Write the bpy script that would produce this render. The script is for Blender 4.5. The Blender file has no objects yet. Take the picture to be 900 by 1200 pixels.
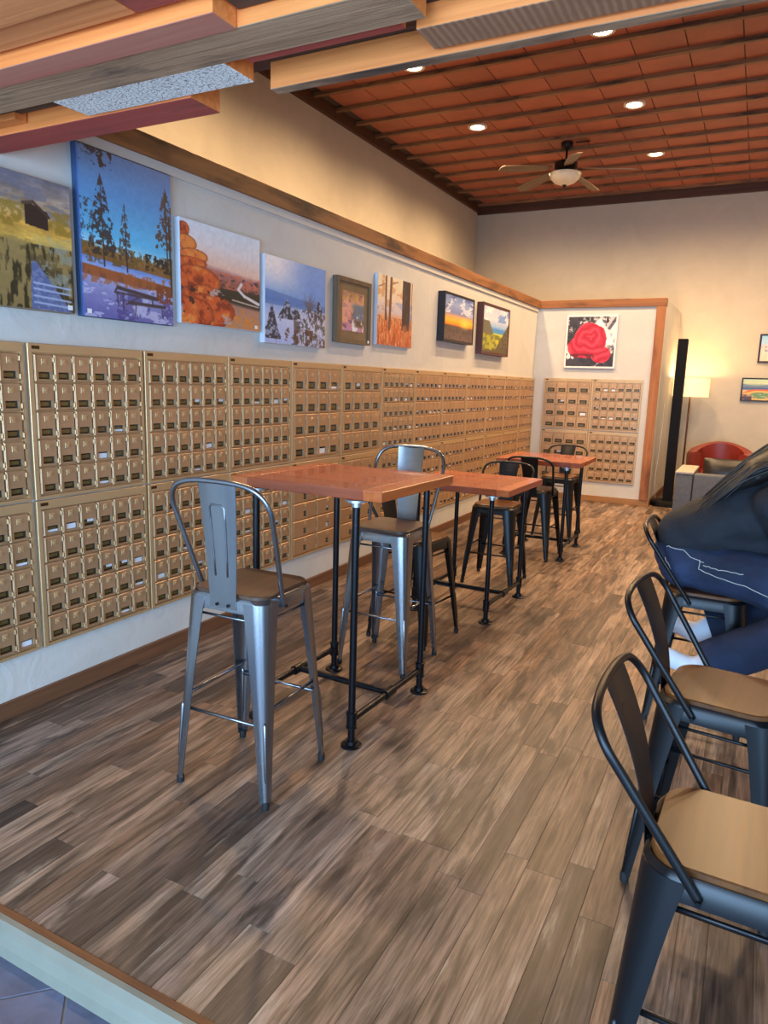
import bpy, bmesh, math, random
import numpy as np
from mathutils import Vector, Matrix, noise as mnoise
PI = math.pi
random.seed(7)
SC = bpy.context.scene
COL = SC.collection

# ------------------------------------------------------------------ camera
YAW, PITCH, ROLL, FPX = math.radians(27.2904), math.radians(-10.3452), math.radians(1.7162), 830.28
fw = Vector((-math.sin(YAW)*math.cos(PITCH), math.cos(YAW)*math.cos(PITCH), math.sin(PITCH)))
rt = Vector((math.cos(YAW), math.sin(YAW), 0)); up = rt.cross(fw)
r2 = math.cos(ROLL)*rt + math.sin(ROLL)*up; u2 = -math.sin(ROLL)*rt + math.cos(ROLL)*up
cd = bpy.data.cameras.new('camera'); cam = bpy.data.objects.new('camera', cd); COL.objects.link(cam)
cd.sensor_width = 36; cd.sensor_fit = 'AUTO'; cd.lens = FPX*36/1200; cd.clip_start = 0.05
M = Matrix((r2, u2, -fw)).transposed().to_4x4(); M.translation = (2.7753, 0, 1.5)
cam.matrix_world = M; SC.camera = cam

# ------------------------------------------------------------------ world, lights, exposure
W = bpy.data.worlds.new('daylight'); SC.world = W; W.use_nodes = True
bg = W.node_tree.nodes['Background']; bg.inputs[0].default_value = (0.40, 0.66, 1.0, 1); bg.inputs[1].default_value = 3.0
vs = SC.view_settings; vs.view_transform = 'Standard'; vs.look = 'None'; vs.gamma = 1; vs.use_curve_mapping = False
vs.exposure = 0.3
DAYW = 235
def area(name, loc, rot, sx, sy, e, col):
    l = bpy.data.lights.new(name, 'AREA'); l.shape = 'RECTANGLE'; l.size = sx; l.size_y = sy; l.energy = e; l.color = col
    o = bpy.data.objects.new(name, l); COL.objects.link(o); o.location = loc; o.rotation_euler = rot; return o
# daylight through the two storefront windows behind the photographer
area('window_daylight', (2.0, -2.15, 1.25), (PI/2, 0, 0), 3.0, 2.1, DAYW, (0.40, 0.66, 1.0))
area('window_daylight_2', (5.2, -2.15, 1.25), (PI/2, 0, 0), 2.2, 2.1, DAYW*.7, (0.40, 0.66, 1.0))
WARM = (1.0, 0.66, 0.35)
CANW = 165
def spot(loc, e, col=WARM, size=160, blend=.8, rad=.07):
    l = bpy.data.lights.new('can_and_fill_light', 'SPOT'); l.energy = e; l.color = col; l.spot_size = math.radians(size); l.spot_blend = blend; l.shadow_soft_size = rad
    o = bpy.data.objects.new('can_and_fill_light', l); COL.objects.link(o); o.location = loc; return o
ZC = 4.383
# added warm fill without a fixture, brightens the raw sides of the soffit boards
pl_ = bpy.data.lights.new('entry_warm_fill', 'POINT'); pl_.energy = 12; pl_.color = (1.0, .66, .34); pl_.shadow_soft_size = .12
po_ = bpy.data.objects.new('entry_warm_fill', pl_); COL.objects.link(po_); po_.location = (2.2, -.7, 1.95)
CANS = [(x, y) for y in (6.445, 8.14, 9.84) for x in (-.38, 1.32)]
for x, y in CANS: spot((x, y, ZC-.06), CANW)
for x, y in [(3.02, 6.445), (3.02, 8.14), (3.02, 9.84), (-.38, 4.75), (-.38, 3.05), (4.72, 8.14)]:  # unseen spots added around the visible cans for more light, no fixtures
    spot((x, y, ZC-.06), CANW)

# ------------------------------------------------------------------ helpers
def lin(c):
    c = np.asarray(c, float)/255.
    return np.where(c <= .04045, c/12.92, ((c+.055)/1.055)**2.4)
def rgb(*c):
    l = lin(c); return (float(l[0]), float(l[1]), float(l[2]), 1)
def obj(name, bm, mat=None, parent=None, smooth=False, angle=None):
    me = bpy.data.meshes.new(name)
    if isinstance(bm, bpy.types.Mesh): me = bm
    else:
        bmesh.ops.recalc_face_normals(bm, faces=bm.faces)
        if smooth:
            for f in bm.faces: f.smooth = True
        bm.to_mesh(me); bm.free()
        if smooth and angle: 
            me.set_sharp_from_angle(angle=math.radians(angle))
    o = bpy.data.objects.new(name, me); COL.objects.link(o)
    if mat:
        for m in (mat if isinstance(mat, (list, tuple)) else [mat]): me.materials.append(m)
    if parent: o.parent = parent
    return o
def inst(name, me, parent=None, loc=(0,0,0), rot=(0,0,0), scale=None):
    o = bpy.data.objects.new(name, me); COL.objects.link(o); o.location = loc; o.rotation_euler = rot
    if scale: o.scale = scale
    if parent: o.parent = parent
    return o
def tag(o, label=None, cat=None, group=None, kind=None):
    if label: o['label'] = label
    if cat: o['category'] = cat
    if group: o['group'] = group
    if kind: o['kind'] = kind
    return o
def thing(name, label, cat, loc=(0,0,0), rz=0, group=None):
    o = bpy.data.objects.new(name, None); COL.objects.link(o); o.location = loc; o.rotation_euler = (0,0,rz); o.empty_display_size = .1
    return tag(o, label, cat, group)
def struct(name, bm, mat, smooth=False):
    return tag(obj(name, bm, mat, smooth=smooth), kind='structure')
def copy_tree(o, parent=None):
    c = o.copy(); COL.objects.link(c); c.parent = parent
    for ch in list(o.children): copy_tree(ch, c)
    return c
def BM(): return bmesh.new()
def box(bm, x0, x1, y0, y1, z0, z1, bev=0, mi=0):
    n0 = set(bm.faces)
    v = [bm.verts.new(p) for p in ((x0,y0,z0),(x1,y0,z0),(x1,y1,z0),(x0,y1,z0),(x0,y0,z1),(x1,y0,z1),(x1,y1,z1),(x0,y1,z1))]
    fs = [bm.faces.new([v[i] for i in q]) for q in ((3,2,1,0),(4,5,6,7),(0,1,5,4),(1,2,6,5),(2,3,7,6),(3,0,4,7))]
    if bev:
        es = list({e for f in fs for e in f.edges})
        bmesh.ops.bevel(bm, geom=es, offset=bev, segments=1 if bev < .004 else 2, affect='EDGES', profile=.5)
    if mi:
        for f in bm.faces:
            if f not in n0: f.material_index = mi
    return v
def boxbm(*a, **k):
    b = BM(); box(b, *a, **k); return b
def frame_of(d):
    d = d.normalized(); a = Vector((0,0,1)) if abs(d.z) < .9 else Vector((1,0,0))
    x = a.cross(d).normalized(); return x, d.cross(x)
def tube(bm, pts, r, seg=10, cap=True, radii=None):
    pts = [Vector(p) for p in pts]; rings = []
    x = None
    for i, p in enumerate(pts):
        d = (pts[min(i+1, len(pts)-1)] - pts[max(i-1, 0)]).normalized()
        if x is None: x, y = frame_of(d)
        else:
            x = (x - d*x.dot(d)).normalized(); y = d.cross(x)
        rr = radii[i] if radii else r
        rings.append([bm.verts.new(p + rr*(math.cos(2*PI*k/seg)*x + math.sin(2*PI*k/seg)*y)) for k in range(seg)])
    for a, b in zip(rings, rings[1:]):
        for k in range(seg): bm.faces.new((a[k], a[(k+1)%seg], b[(k+1)%seg], b[k]))
    if cap:
        bm.faces.new(rings[0][::-1]); bm.faces.new(rings[-1])
def spline(pts, n=8, closed=False):
    P = [Vector(p) for p in pts]; out = []
    m = len(P)
    for i in range(m-1 if not closed else m):
        p0 = P[i-1] if (i > 0 or closed) else P[i]; p1 = P[i]; p2 = P[(i+1)%m]; p3 = P[(i+2)%m] if (i+2 < m or closed) else p2
        for k in range(n):
            t = k/n
            out.append(.5*((2*p1)+(p2-p0)*t+(2*p0-5*p1+4*p2-p3)*t*t+(3*p1-p0-3*p2+p3)*t**3))
    if not closed: out.append(P[-1])
    return out
def lathe(bm, prof, seg=20, c=(0,0,0), sx=1, sy=1):
    rings = []
    for r, z in prof:
        rings.append([bm.verts.new((c[0]+sx*r*math.cos(2*PI*k/seg), c[1]+sy*r*math.sin(2*PI*k/seg), c[2]+z)) for k in range(seg)])
    for a, b in zip(rings, rings[1:]):
        for k in range(seg): bm.faces.new((a[k], a[(k+1)%seg], b[(k+1)%seg], b[k]))
    if prof[0][0] > 1e-6: bm.faces.new(rings[0][::-1])
    if prof[-1][0] > 1e-6: bm.faces.new(rings[-1])
    bmesh.ops.remove_doubles(bm, verts=[v for r in rings for v in r], dist=1e-6)
def rrect(hx, hy, r, n=6):
    out = []
    for cx, cy, a0 in ((hx-r, hy-r, 0), (-hx+r, hy-r, PI/2), (-hx+r, -hy+r, PI), (hx-r, -hy+r, 1.5*PI)):
        for k in range(n+1):
            a = a0 + PI/2*k/n; out.append((cx+r*math.cos(a), cy+r*math.sin(a)))
    return out
def prism(bm, poly, z0, z1, bev=0):
    """poly: xy outline lifted from z0 to z1, with a small chamfer at the top"""
    lv = [[bm.verts.new((x, y, z0)) for x, y in poly]]
    if bev:
        n = len(poly); cx = sum(p[0] for p in poly)/n; cy = sum(p[1] for p in poly)/n
        lv.append([bm.verts.new((x, y, z1-bev)) for x, y in poly])
        mx = max(abs(p[0]-cx) for p in poly)
        s = 1-bev/mx
        lv.append([bm.verts.new((cx+(x-cx)*s, cy+(y-cy)*s, z1)) for x, y in poly])
    else: lv.append([bm.verts.new((x, y, z1)) for x, y in poly])
    for a, b in zip(lv, lv[1:]):
        for k in range(len(poly)): bm.faces.new((a[k], a[(k+1)%len(poly)], b[(k+1)%len(poly)], b[k]))
    bm.faces.new(lv[0][::-1]); bm.faces.new(lv[-1])

# ------------------------------------------------------------------ materials
def newmat(name):
    m = bpy.data.materials.new(name); m.use_nodes = True
    return m, m.node_tree, m.node_tree.nodes['Principled BSDF']
def N(nt, t, **kw):
    n = nt.nodes.new(t)
    for k, v in kw.items():
        if k.startswith('i_'): n.inputs[k[2:].replace('_', ' ')].default_value = v
        else: setattr(n, k, v)
    return n
def coords(nt, scale=(1,1,1), rnd=True, src='Object'):
    tc = N(nt, 'ShaderNodeTexCoord'); mp = N(nt, 'ShaderNodeMapping'); mp.inputs['Scale'].default_value = scale
    if rnd:
        oi = N(nt, 'ShaderNodeObjectInfo'); mu = N(nt, 'ShaderNodeVectorMath', operation='SCALE'); mu.inputs[0].default_value = (37, 53, 71)
        nt.links.new(oi.outputs['Random'], mu.inputs['Scale'])
        ad = N(nt, 'ShaderNodeVectorMath', operation='ADD'); nt.links.new(tc.outputs[src], ad.inputs[0]); nt.links.new(mu.outputs[0], ad.inputs[1])
        nt.links.new(ad.outputs[0], mp.inputs['Vector'])
    else: nt.links.new(tc.outputs[src], mp.inputs['Vector'])
    return mp.outputs[0]
def ramp(nt, fac, stops):
    r = N(nt, 'ShaderNodeValToRGB'); e = r.color_ramp.elements
    e[0].position, e[0].color = stops[0]; e[1].position, e[1].color = stops[-1]
    for p, c in stops[1:-1]:
        x = e.new(p); x.color = c
    nt.links.new(fac, r.inputs[0]); return r.outputs[0]
def mix(nt, a, b, fac, mode='MIX'):
    m = N(nt, 'ShaderNodeMix', data_type='RGBA', blend_type=mode)
    for s, v in ((m.inputs[0], fac), (m.inputs[6], a), (m.inputs[7], b)):
        if hasattr(v, 'is_output'): nt.links.new(v, s)
        else: s.default_value = v
    return m.outputs[2]
def sc(c, k): return (c[0]*k, c[1]*k, c[2]*k, 1)
def bump(nt, bs, h, strength, dist=.01):
    b = N(nt, 'ShaderNodeBump'); b.inputs['Strength'].default_value = strength; b.inputs['Distance'].default_value = dist
    nt.links.new(h, b.inputs['Height']); nt.links.new(b.outputs[0], bs.inputs['Normal'])
def plain(name, c, rough=.5, metal=0, amt=.12, scale=8, bmp=0, bscale=None, stretch=(1,1,1), vary=0, spec=.5, coat=0):
    m, nt, bs = newmat(name)
    co = coords(nt, stretch)
    nz = N(nt, 'ShaderNodeTexNoise', i_Scale=scale, i_Detail=5, i_Roughness=.6); nt.links.new(co, nz.inputs['Vector'])
    col = ramp(nt, nz.outputs[0], [(.3, sc(c, 1-amt)), (.7, sc(c, 1+amt))])
    if vary:
        oi = N(nt, 'ShaderNodeObjectInfo')
        col = mix(nt, col, ramp(nt, oi.outputs['Random'], [(0, (1-vary,)*3+(1,)), (1, (1+vary,)*3+(1,))]), 1, 'MULTIPLY')
    nt.links.new(col, bs.inputs['Base Color'])
    bs.inputs['Roughness'].default_value = rough; bs.inputs['Metallic'].default_value = metal
    bs.inputs['Specular IOR Level'].default_value = spec; bs.inputs['Coat Weight'].default_value = coat
    if bmp:
        n2 = N(nt, 'ShaderNodeTexNoise', i_Scale=bscale or scale*3, i_Detail=6); nt.links.new(co, n2.inputs['Vector'])
        bump(nt, bs, n2.outputs[0], bmp)
    return m
def wood(name, c1, c2, axis='x', scale=1., rough=.55, amt=.5, vary=.15, bmp=.2, knots=0, dark=None, coat=0, tones=None, cs=34):
    """grain stretched along the local axis"""
    m, nt, bs = newmat(name)
    st = {'x': (1.4, cs, cs), 'y': (cs, 1.4, cs), 'z': (cs, cs, 1.4)}[axis]
    co = coords(nt, tuple(s*scale for s in st))
    n1 = N(nt, 'ShaderNodeTexNoise', i_Scale=1.0, i_Detail=8, i_Roughness=.68, i_Distortion=.35); nt.links.new(co, n1.inputs['Vector'])
    col = ramp(nt, n1.outputs[0], [(.5-.28*amt*1.4, c1), (.5, tuple((a+b)/2 for a, b in zip(c1, c2))), (.5+.28*amt*1.4, c2)])
    oi = N(nt, 'ShaderNodeObjectInfo')
    if tones:
        t = ramp(nt, oi.outputs['Random'], [(i/(len(tones)-1), c) for i, c in enumerate(tones)])
        col = mix(nt, col, t, 1, 'MULTIPLY')
    elif vary:
        col = mix(nt, col, ramp(nt, oi.outputs['Random'], [(0, (1-vary,)*3+(1,)), (1, (1+vary,)*3+(1,))]), 1, 'MULTIPLY')
    if dark:
        st2 = {'x': (2., 9, 9), 'y': (9, 2., 9), 'z': (9, 9, 2.)}[axis]
        c2o = coords(nt, tuple(s*scale for s in st2))
        n2 = N(nt, 'ShaderNodeTexNoise', i_Scale=1.0, i_Detail=4, i_Roughness=.6, i_Distortion=.3); nt.links.new(c2o, n2.inputs['Vector'])
        f = ramp(nt, n2.outputs[0], [(.5, (0,0,0,1)), (.72, (1,1,1,1))])
        col = mix(nt, col, dark, f)
    nt.links.new(col, bs.inputs['Base Color']); bs.inputs['Roughness'].default_value = rough; bs.inputs['Coat Weight'].default_value = coat
    if bmp: bump(nt, bs, n1.outputs[0], bmp, .004)
    return m
def emis(name, c, s):
    m, nt, bs = newmat(name); bs.inputs['Base Color'].default_value = c
    bs.inputs['Emission Color'].default_value = c; bs.inputs['Emission Strength'].default_value = s; return m
def plaster(name, c, bmp=.22):
    m, nt, bs = newmat(name); co = coords(nt, (1,1,1), rnd=False)
    n1 = N(nt, 'ShaderNodeTexNoise', i_Scale=2.2, i_Detail=7, i_Roughness=.62, i_Distortion=1.2); nt.links.new(co, n1.inputs['Vector'])
    n2 = N(nt, 'ShaderNodeTexNoise', i_Scale=5, i_Detail=6, i_Roughness=.5, i_Distortion=1.4); nt.links.new(co, n2.inputs['Vector'])
    col = ramp(nt, n1.outputs[0], [(.3, sc(c, .93)), (.7, sc(c, 1.04))])
    nt.links.new(col, bs.inputs['Base Color']); bs.inputs['Roughness'].default_value = .72
    h = ramp(nt, n2.outputs[0], [(.42, (0,0,0,1)), (.6, (1,1,1,1))])
    bump(nt, bs, h, bmp, .006); return m
MAT = {}
MAT['plaster'] = plaster('trowelled_plaster', rgb(205, 203, 196))
MAT['paint'] = plaster('beige_wall_paint', rgb(196, 186, 168), .08)
MAT['darkbase'] = plain('floor_joint', rgb(84, 68, 56), .8)
MAT['tile_c'] = plain('terracotta_panel', rgb(166, 92, 66), .6, amt=.14, scale=3, vary=.12)
MAT['slat'] = wood('ceiling_slat_wood', rgb(84, 54, 34), rgb(168, 118, 74), 'x', 1.2, .6, .7, dark=rgb(40, 26, 18))
MAT['dkwood'] = wood('dark_border_wood', rgb(62, 34, 20), rgb(100, 58, 34), 'x', 1., .6, .6)
MAT['trimx'] = wood('knotty_trim_x', rgb(120, 72, 36), rgb(178, 118, 66), 'x', .8, .6, .7, dark=rgb(70, 42, 24))
MAT['trimy'] = wood('knotty_trim_y', rgb(110, 70, 38), rgb(160, 108, 62), 'y', .8, .6, .7, dark=rgb(62, 38, 24))
MAT['trimz'] = wood('knotty_trim_z', rgb(142, 84, 42), rgb(190, 124, 70), 'z', .8, .6, .7, dark=rgb(110, 60, 30))
MAT['basey'] = wood('baseboard_wood_y', rgb(92, 58, 38), rgb(132, 88, 58), 'y', .8, .6, .6)
MAT['basex'] = wood('baseboard_wood_x', rgb(140, 98, 56), rgb(178, 128, 76), 'x', .8, .6, .6)

def plank_mat():
    m, nt, bs = newmat('weathered_plank')
    oi = N(nt, 'ShaderNodeObjectInfo')
    co = coords(nt, (44, 1.9, 44)); cob = coords(nt, (15, 2.4, 15)); coc = coords(nt, (120, 5, 120))
    n1 = N(nt, 'ShaderNodeTexNoise', i_Scale=1, i_Detail=8, i_Roughness=.7, i_Distortion=.35); nt.links.new(co, n1.inputs['Vector'])
    n2 = N(nt, 'ShaderNodeTexNoise', i_Scale=1, i_Detail=5, i_Roughness=.6, i_Distortion=.5); nt.links.new(cob, n2.inputs['Vector'])
    n3 = N(nt, 'ShaderNodeTexNoise', i_Scale=1, i_Detail=4, i_Roughness=.6); nt.links.new(coc, n3.inputs['Vector'])
    tone = ramp(nt, oi.outputs['Random'], [(0, rgb(74, 62, 56)), (.14, rgb(142, 119, 103)), (.28, rgb(112, 91, 76)), (.42, rgb(160, 139, 124)), (.54, rgb(126, 102, 84)), (.66, rgb(168, 144, 124)), (.78, rgb(84, 71, 63)), (.88, rgb(148, 116, 92)), (1, rgb(136, 119, 108))])
    g = ramp(nt, n1.outputs[0], [(.30, (.36, .34, .32, 1)), (.46, (.84, .82, .80, 1)), (.66, (1.34, 1.31, 1.29, 1))])
    col = mix(nt, tone, g, 1, 'MULTIPLY')
    st = ramp(nt, n2.outputs[0], [(.49, (0,0,0,1)), (.64, (.85,.85,.85,1))])
    col = mix(nt, col, rgb(58, 48, 42), st)
    pale = ramp(nt, n2.outputs[0], [(.28, (.55,.55,.55,1)), (.42, (0,0,0,1))])
    col = mix(nt, col, rgb(186, 168, 146), pale)
    fine = ramp(nt, n3.outputs[0], [(.36, (.42,.41,.40,1)), (.56, (1.08,1.08,1.08,1))])
    col = mix(nt, col, fine, .8, 'MULTIPLY')
    nt.links.new(col, bs.inputs['Base Color']); bs.inputs['Roughness'].default_value = .42
    bump(nt, bs, n1.outputs[0], .12, .003); return m
MAT['plank'] = plank_mat()
MAT['slate'] = plain('blue_grey_tile', rgb(92, 92, 110), .5, amt=.22, scale=9, bmp=.2, vary=.1)
MAT['grout'] = plain('tile_grout', rgb(140, 128, 116), .9)
MAT['nosing'] = plain('pale_nosing', rgb(128, 125, 110), .6, amt=.08)

# ------------------------------------------------------------------ room shell
YB, YU, XE, XU = 9.764, 11.645, 1.624, -1.651
XR, YF = 6.6, -2.3
EDGE = 1.075                      # front edge of the raised plank floor
b = BM(); box(b, XU, XR, EDGE, YU, -.14, -.003)
floor = struct('floor', b, MAT['darkbase'])
# planks: strips run along Y with random widths, lengths and end joints
def fbm1(i): return mnoise.noise(Vector((i*1.7, 3.1, .5)))
planks = []
x = 0.0; k = 0
wpat = [.08, .078, .115, .08, .10, .078]
rp = random.Random(11)
while x < XR-.02:
    w = wpat[k % 6]; w = min(w, XR-x); ys = EDGE
    y = ys - rp.random()*.5
    while y < YU:
        L = rp.choice([.62, .92, 1.22, 1.22, .48, .8])
        y0, y1 = max(y, ys), min(y+L, YU)
        if y1-y0 > .02: planks.append((x, x+w, y0, y1))
        y += L
    x += w; k += 1
def camdist(p):
    cx, cy = (p[0]+p[1])/2, (p[2]+p[3])/2
    d = Vector((cx-2.7753, cy, -1.5)); z = d.dot(fw)
    if z < .3: return 1e3
    u = 450+FPX*d.dot(r2)/z; v = 600-FPX*d.dot(u2)/z
    if u < -60 or u > 980 or v > 1330: return 500+z
    return z
planks.sort(key=camdist)
rest = BM()
for i, (x0, x1, y0, y1) in enumerate(planks):
    g = .0003
    if i < 295:
        hx, hy = (x1-x0)/2-g, (y1-y0)/2-g
        bb = BM(); box(bb, -hx, hx, -hy, hy, -.006, 0, bev=.0006)
        o = obj('plank', bb, MAT['plank'], floor); o.location = ((x0+x1)/2, (y0+y1)/2, 0)
    else: box(rest, x0+g, x1-g, y0+g, y1-g, -.006, 0)
def plank_far():
    m = MAT['plank'].copy(); m.name = 'weathered_plank_field'; nt = m.node_tree
    # one mesh: the random value per plank comes from a per-island random instead of the object
    geo = nt.nodes.new('ShaderNodeNewGeometry')
    for n in list(nt.nodes):
        if n.type == 'OBJECT_INFO':
            for l in list(n.outputs['Random'].links): nt.links.new(geo.outputs['Random Per Island'], l.to_socket)
    return m
tag(obj('plank_field', rest, plank_far(), floor), kind='stuff')
# lower entry floor in 45 degree tiles
b = BM(); box(b, XU, XR, YF, EDGE+.2, -.2, -.084)
efl = struct('floor_entry', b, MAT['grout'])
T = .335
tb = BM(); box(tb, -T/2+.003, T/2-.003, -T/2+.003, T/2-.003, -.008, 0, bev=.0015); tme = bpy.data.meshes.new('tile'); tb.to_mesh(tme); tb.free(); tme.materials.append(MAT['slate'])
ax = Vector((1, 1, 0)).normalized(); ay = Vector((-1, 1, 0)).normalized(); jc = Vector((1.337, 1.06, 0))
for i in range(-14, 16):
    for j in range(-14, 16):
        c = jc + ax*T*(i+.5) + ay*T*(j+.5)
        if .25 < c.x < XR-.3 and -2.0 < c.y < 1.26: inst('tile', tme, efl, (c.x, c.y, -.08), (0, 0, PI/4))
# nosing along the step edge
def nosing(name, pts, n):
    b = BM(); prof = [(.004, .003), (-.012, .003), (-.03, -.012), (-.038, -.045), (-.04, -.0815), (.004, -.0815)]
    rings = [[b.verts.new((p[0]+n[0]*-q[0], p[1]+n[1]*-q[0], q[1])) for q in prof] for p in pts]
    m = len(prof)
    for k in range(m): b.faces.new((rings[0][k], rings[0][(k+1)%m], rings[1][(k+1)%m], rings[1][k]))
    b.faces.new(rings[0][::-1]); b.faces.new(rings[1]); return struct(name, b, MAT['nosing'])
nosing('trim_1', [(0.02, EDGE), (XR, EDGE)], (0, -1))
struct('trim_8', boxbm(.02, XR, EDGE+.005, EDGE+.026, -.004, .0022, bev=.001), wood('worn_edge_strip', rgb(86, 50, 24), rgb(140, 88, 44), 'x', 2., .8, .9))
# walls: the mailbox wall is the face of a free-standing room in front of the real walls
struct('wall_left', boxbm(-.12, 0, YF, YB+.0, -.14, 2.64), MAT['plaster'])
struct('wall_back', boxbm(-.12, XE, YB, YB+.12, 0, 2.64), MAT['plaster'])
struct('wall_side', boxbm(XE-.12, XE, YB+.12, YU, 0, 2.64), MAT['plaster'])
struct('wall_left_upper', boxbm(XU-.12, XU, YF, YU+.12, -.14, ZC+.1), MAT['paint'])
struct('wall_back_upper', boxbm(XU, XR, YU, YU+.12, 0, ZC+.1), MAT['paint'])
struct('wall_right', boxbm(XR, XR+.12, YF, YU+.12, -.14, ZC+.1), MAT['paint'])
# front wall with two storefront windows
b = BM()
for a in ((XU, .45, YF-.12, YF, -.14, ZC+.1), (3.55, 4.05, YF-.12, YF, -.14, ZC+.1), (6.35, XR, YF-.12, YF, -.14, ZC+.1), (.45, 3.55, YF-.12, YF, 2.35, ZC+.1), (4.05, 6.35, YF-.12, YF, 2.35, ZC+.1), (.45, 3.55, YF-.12, YF, -.14, .15), (4.05, 6.35, YF-.12, YF, -.14, .15)):
    box(b, *a)
struct('wall_front', b, MAT['paint'])
MAT['alu'] = plain('window_aluminium', rgb(60, 58, 55), .4, .8, .05)
for i, (x0, x1) in enumerate(((.45, 3.55), (4.05, 6.35))):
    b = BM(); 
    for xx in (x0+.03, (x0+x1)/2, x1-.03): box(b, xx-.03, xx+.03, YF-.09, YF-.03, .15, 2.35)
    for zz in (.18, 2.32): box(b, x0, x1, YF-.085, YF-.035, zz-.03, zz+.03)
    struct('window_%d' % (i+1), b, MAT['alu'])
# ceiling
ceil = struct('ceiling', boxbm(XU, XR, 1.9, YU, ZC+.022, ZC+.12), MAT['darkbase'])
SL0, SP = 6.645, .441
slats_y = [SL0+SP*i for i in range(-4, 12) if SL0+SP*i < YU-.1]
PX = .4275
hx, hy = PX/2-.004, SP/2-.004
tb = BM(); box(tb, -hx, hx, -hy, hy, 0, .012, bev=.002); cme = bpy.data.meshes.new('ceiling_tile'); tb.to_mesh(cme); tb.free(); cme.materials.append(MAT['tile_c'])
nt_ = 0; crest = BM()
for iy, y in enumerate(slats_y[:-1]):
    xo = -1.075 - PX + (0.13*(iy % 2)*0)
    for ix in range(-1, 19):
        cx = xo + PX*(ix+.5)
        if cx-hx < XU or cx+hx > XR: continue
        vis = (cx < 2.9 + (y-6)*.05) and y > 5.2
        if vis and nt_ < 290: inst('tile', cme, ceil, (cx, y+SP/2, ZC+.010)); nt_ += 1
        else: box(crest, cx-hx, cx+hx, y+.004, y+SP-.004, ZC+.010, ZC+.022)
y = slats_y[-1]
tag(obj('tile_field', crest, MAT['tile_c'], ceil), kind='stuff')
b = BM()
tb = BM(); box(tb, -(XR-XU)/2, (XR-XU)/2, -.026, .026, -.026, .012, bev=.004); sme = bpy.data.meshes.new('slat'); tb.to_mesh(sme); tb.free(); sme.materials.append(MAT['slat'])
for y in slats_y: inst('slat', sme, ceil, ((XR+XU)/2, y, ZC))
struct('trim_2', boxbm(XU, XU+.05, 1.9, YU, ZC-.10, ZC+.03, bev=.004), MAT['dkwood'])
struct('trim_3', boxbm(XU, XR, YU-.05, YU, ZC-.13, ZC+.03, bev=.004), MAT['dkwood'])
# timber trim on the mailbox room
struct('trim_4', boxbm(-.12, .035, .2, YB-.036, 2.545, 2.645, bev=.003), MAT['trimy'])
struct('trim_5', boxbm(-.12, XE+.005, YB-.035, YB+.1, 2.545, 2.645, bev=.003), MAT['trimx'])
struct('trim_6', boxbm(XE-.105, XE+.005, YB-.035, YB, .0775, 2.543, bev=.003), MAT['trimz'])
struct('trim_7', boxbm(0, .016, 1.1, YB-.036, 2.50, 2.545), MAT['plaster'])
struct('baseboard_left', boxbm(0, .018, 1.1, YB-.02, 0, .078, bev=.002), MAT['basey'])
struct('baseboard_back', boxbm(0.018, XE+.018, YB-.018, YB, 0, .077, bev=.002), MAT['basex'])
struct('baseboard_side', boxbm(XE, XE+.018, YB, YU-.018, 0, .077, bev=.002), MAT['basey'])
struct('baseboard_rear', boxbm(XE+.018, XR, YU-.018, YU, 0, .09, bev=.002), MAT['basex'])

# ------------------------------------------------------------------ reclaimed board soffit over the entry
MAT['raw'] = wood('raw_cut_wood', rgb(206, 108, 46), rgb(240, 146, 74), 'x', .6, .6, .5, bmp=.1, cs=75)
MAT['grey'] = wood('weathered_grey_wood', rgb(98, 66, 42), rgb(204, 164, 126), 'x', 1.1, .75, .9, bmp=.8, dark=rgb(58, 44, 38), cs=75)
MAT['red'] = wood('faded_red_paint', rgb(146, 52, 46), rgb(184, 84, 70), 'x', .9, .65, .6, bmp=.4, dark=rgb(112, 62, 54), cs=75)
MAT['redgrey'] = wood('red_grey_paint', rgb(158, 60, 48), rgb(178, 124, 100), 'x', .35, .7, .8, bmp=.4)
MAT['brown'] = wood('dark_brown_board', rgb(56, 38, 30), rgb(96, 68, 52), 'x', 1., .75, .8, bmp=.5, cs=75)
MAT['tan'] = wood('sawn_tan_wood', rgb(182, 104, 54), rgb(222, 142, 84), 'x', .6, .65, .6, bmp=.3, cs=75)
def peel():
    m, nt, bs = newmat('peeling_white_paint'); co = coords(nt, (40, 95, 60))
    v = N(nt, 'ShaderNodeTexVoronoi', feature='DISTANCE_TO_EDGE', i_Scale=1.3); nt.links.new(co, v.inputs['Vector'])
    n = N(nt, 'ShaderNodeTexNoise', i_Scale=1.4, i_Detail=5); nt.links.new(co, n.inputs['Vector'])
    mu = N(nt, 'ShaderNodeMath', operation='MULTIPLY'); nt.links.new(v.outputs['Distance'], mu.inputs[0]); nt.links.new(n.outputs[0], mu.inputs[1])
    f = ramp(nt, mu.outputs[0], [(.008, (0,0,0,1)), (.032, (1,1,1,1))])
    nt.links.new(mix(nt, rgb(120, 108, 98), rgb(236, 234, 228), f), bs.inputs['Base Color']); bs.inputs['Roughness'].default_value = .7
    bump(nt, bs, f, .6, .004); return m
MAT['peel'] = peel()
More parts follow.
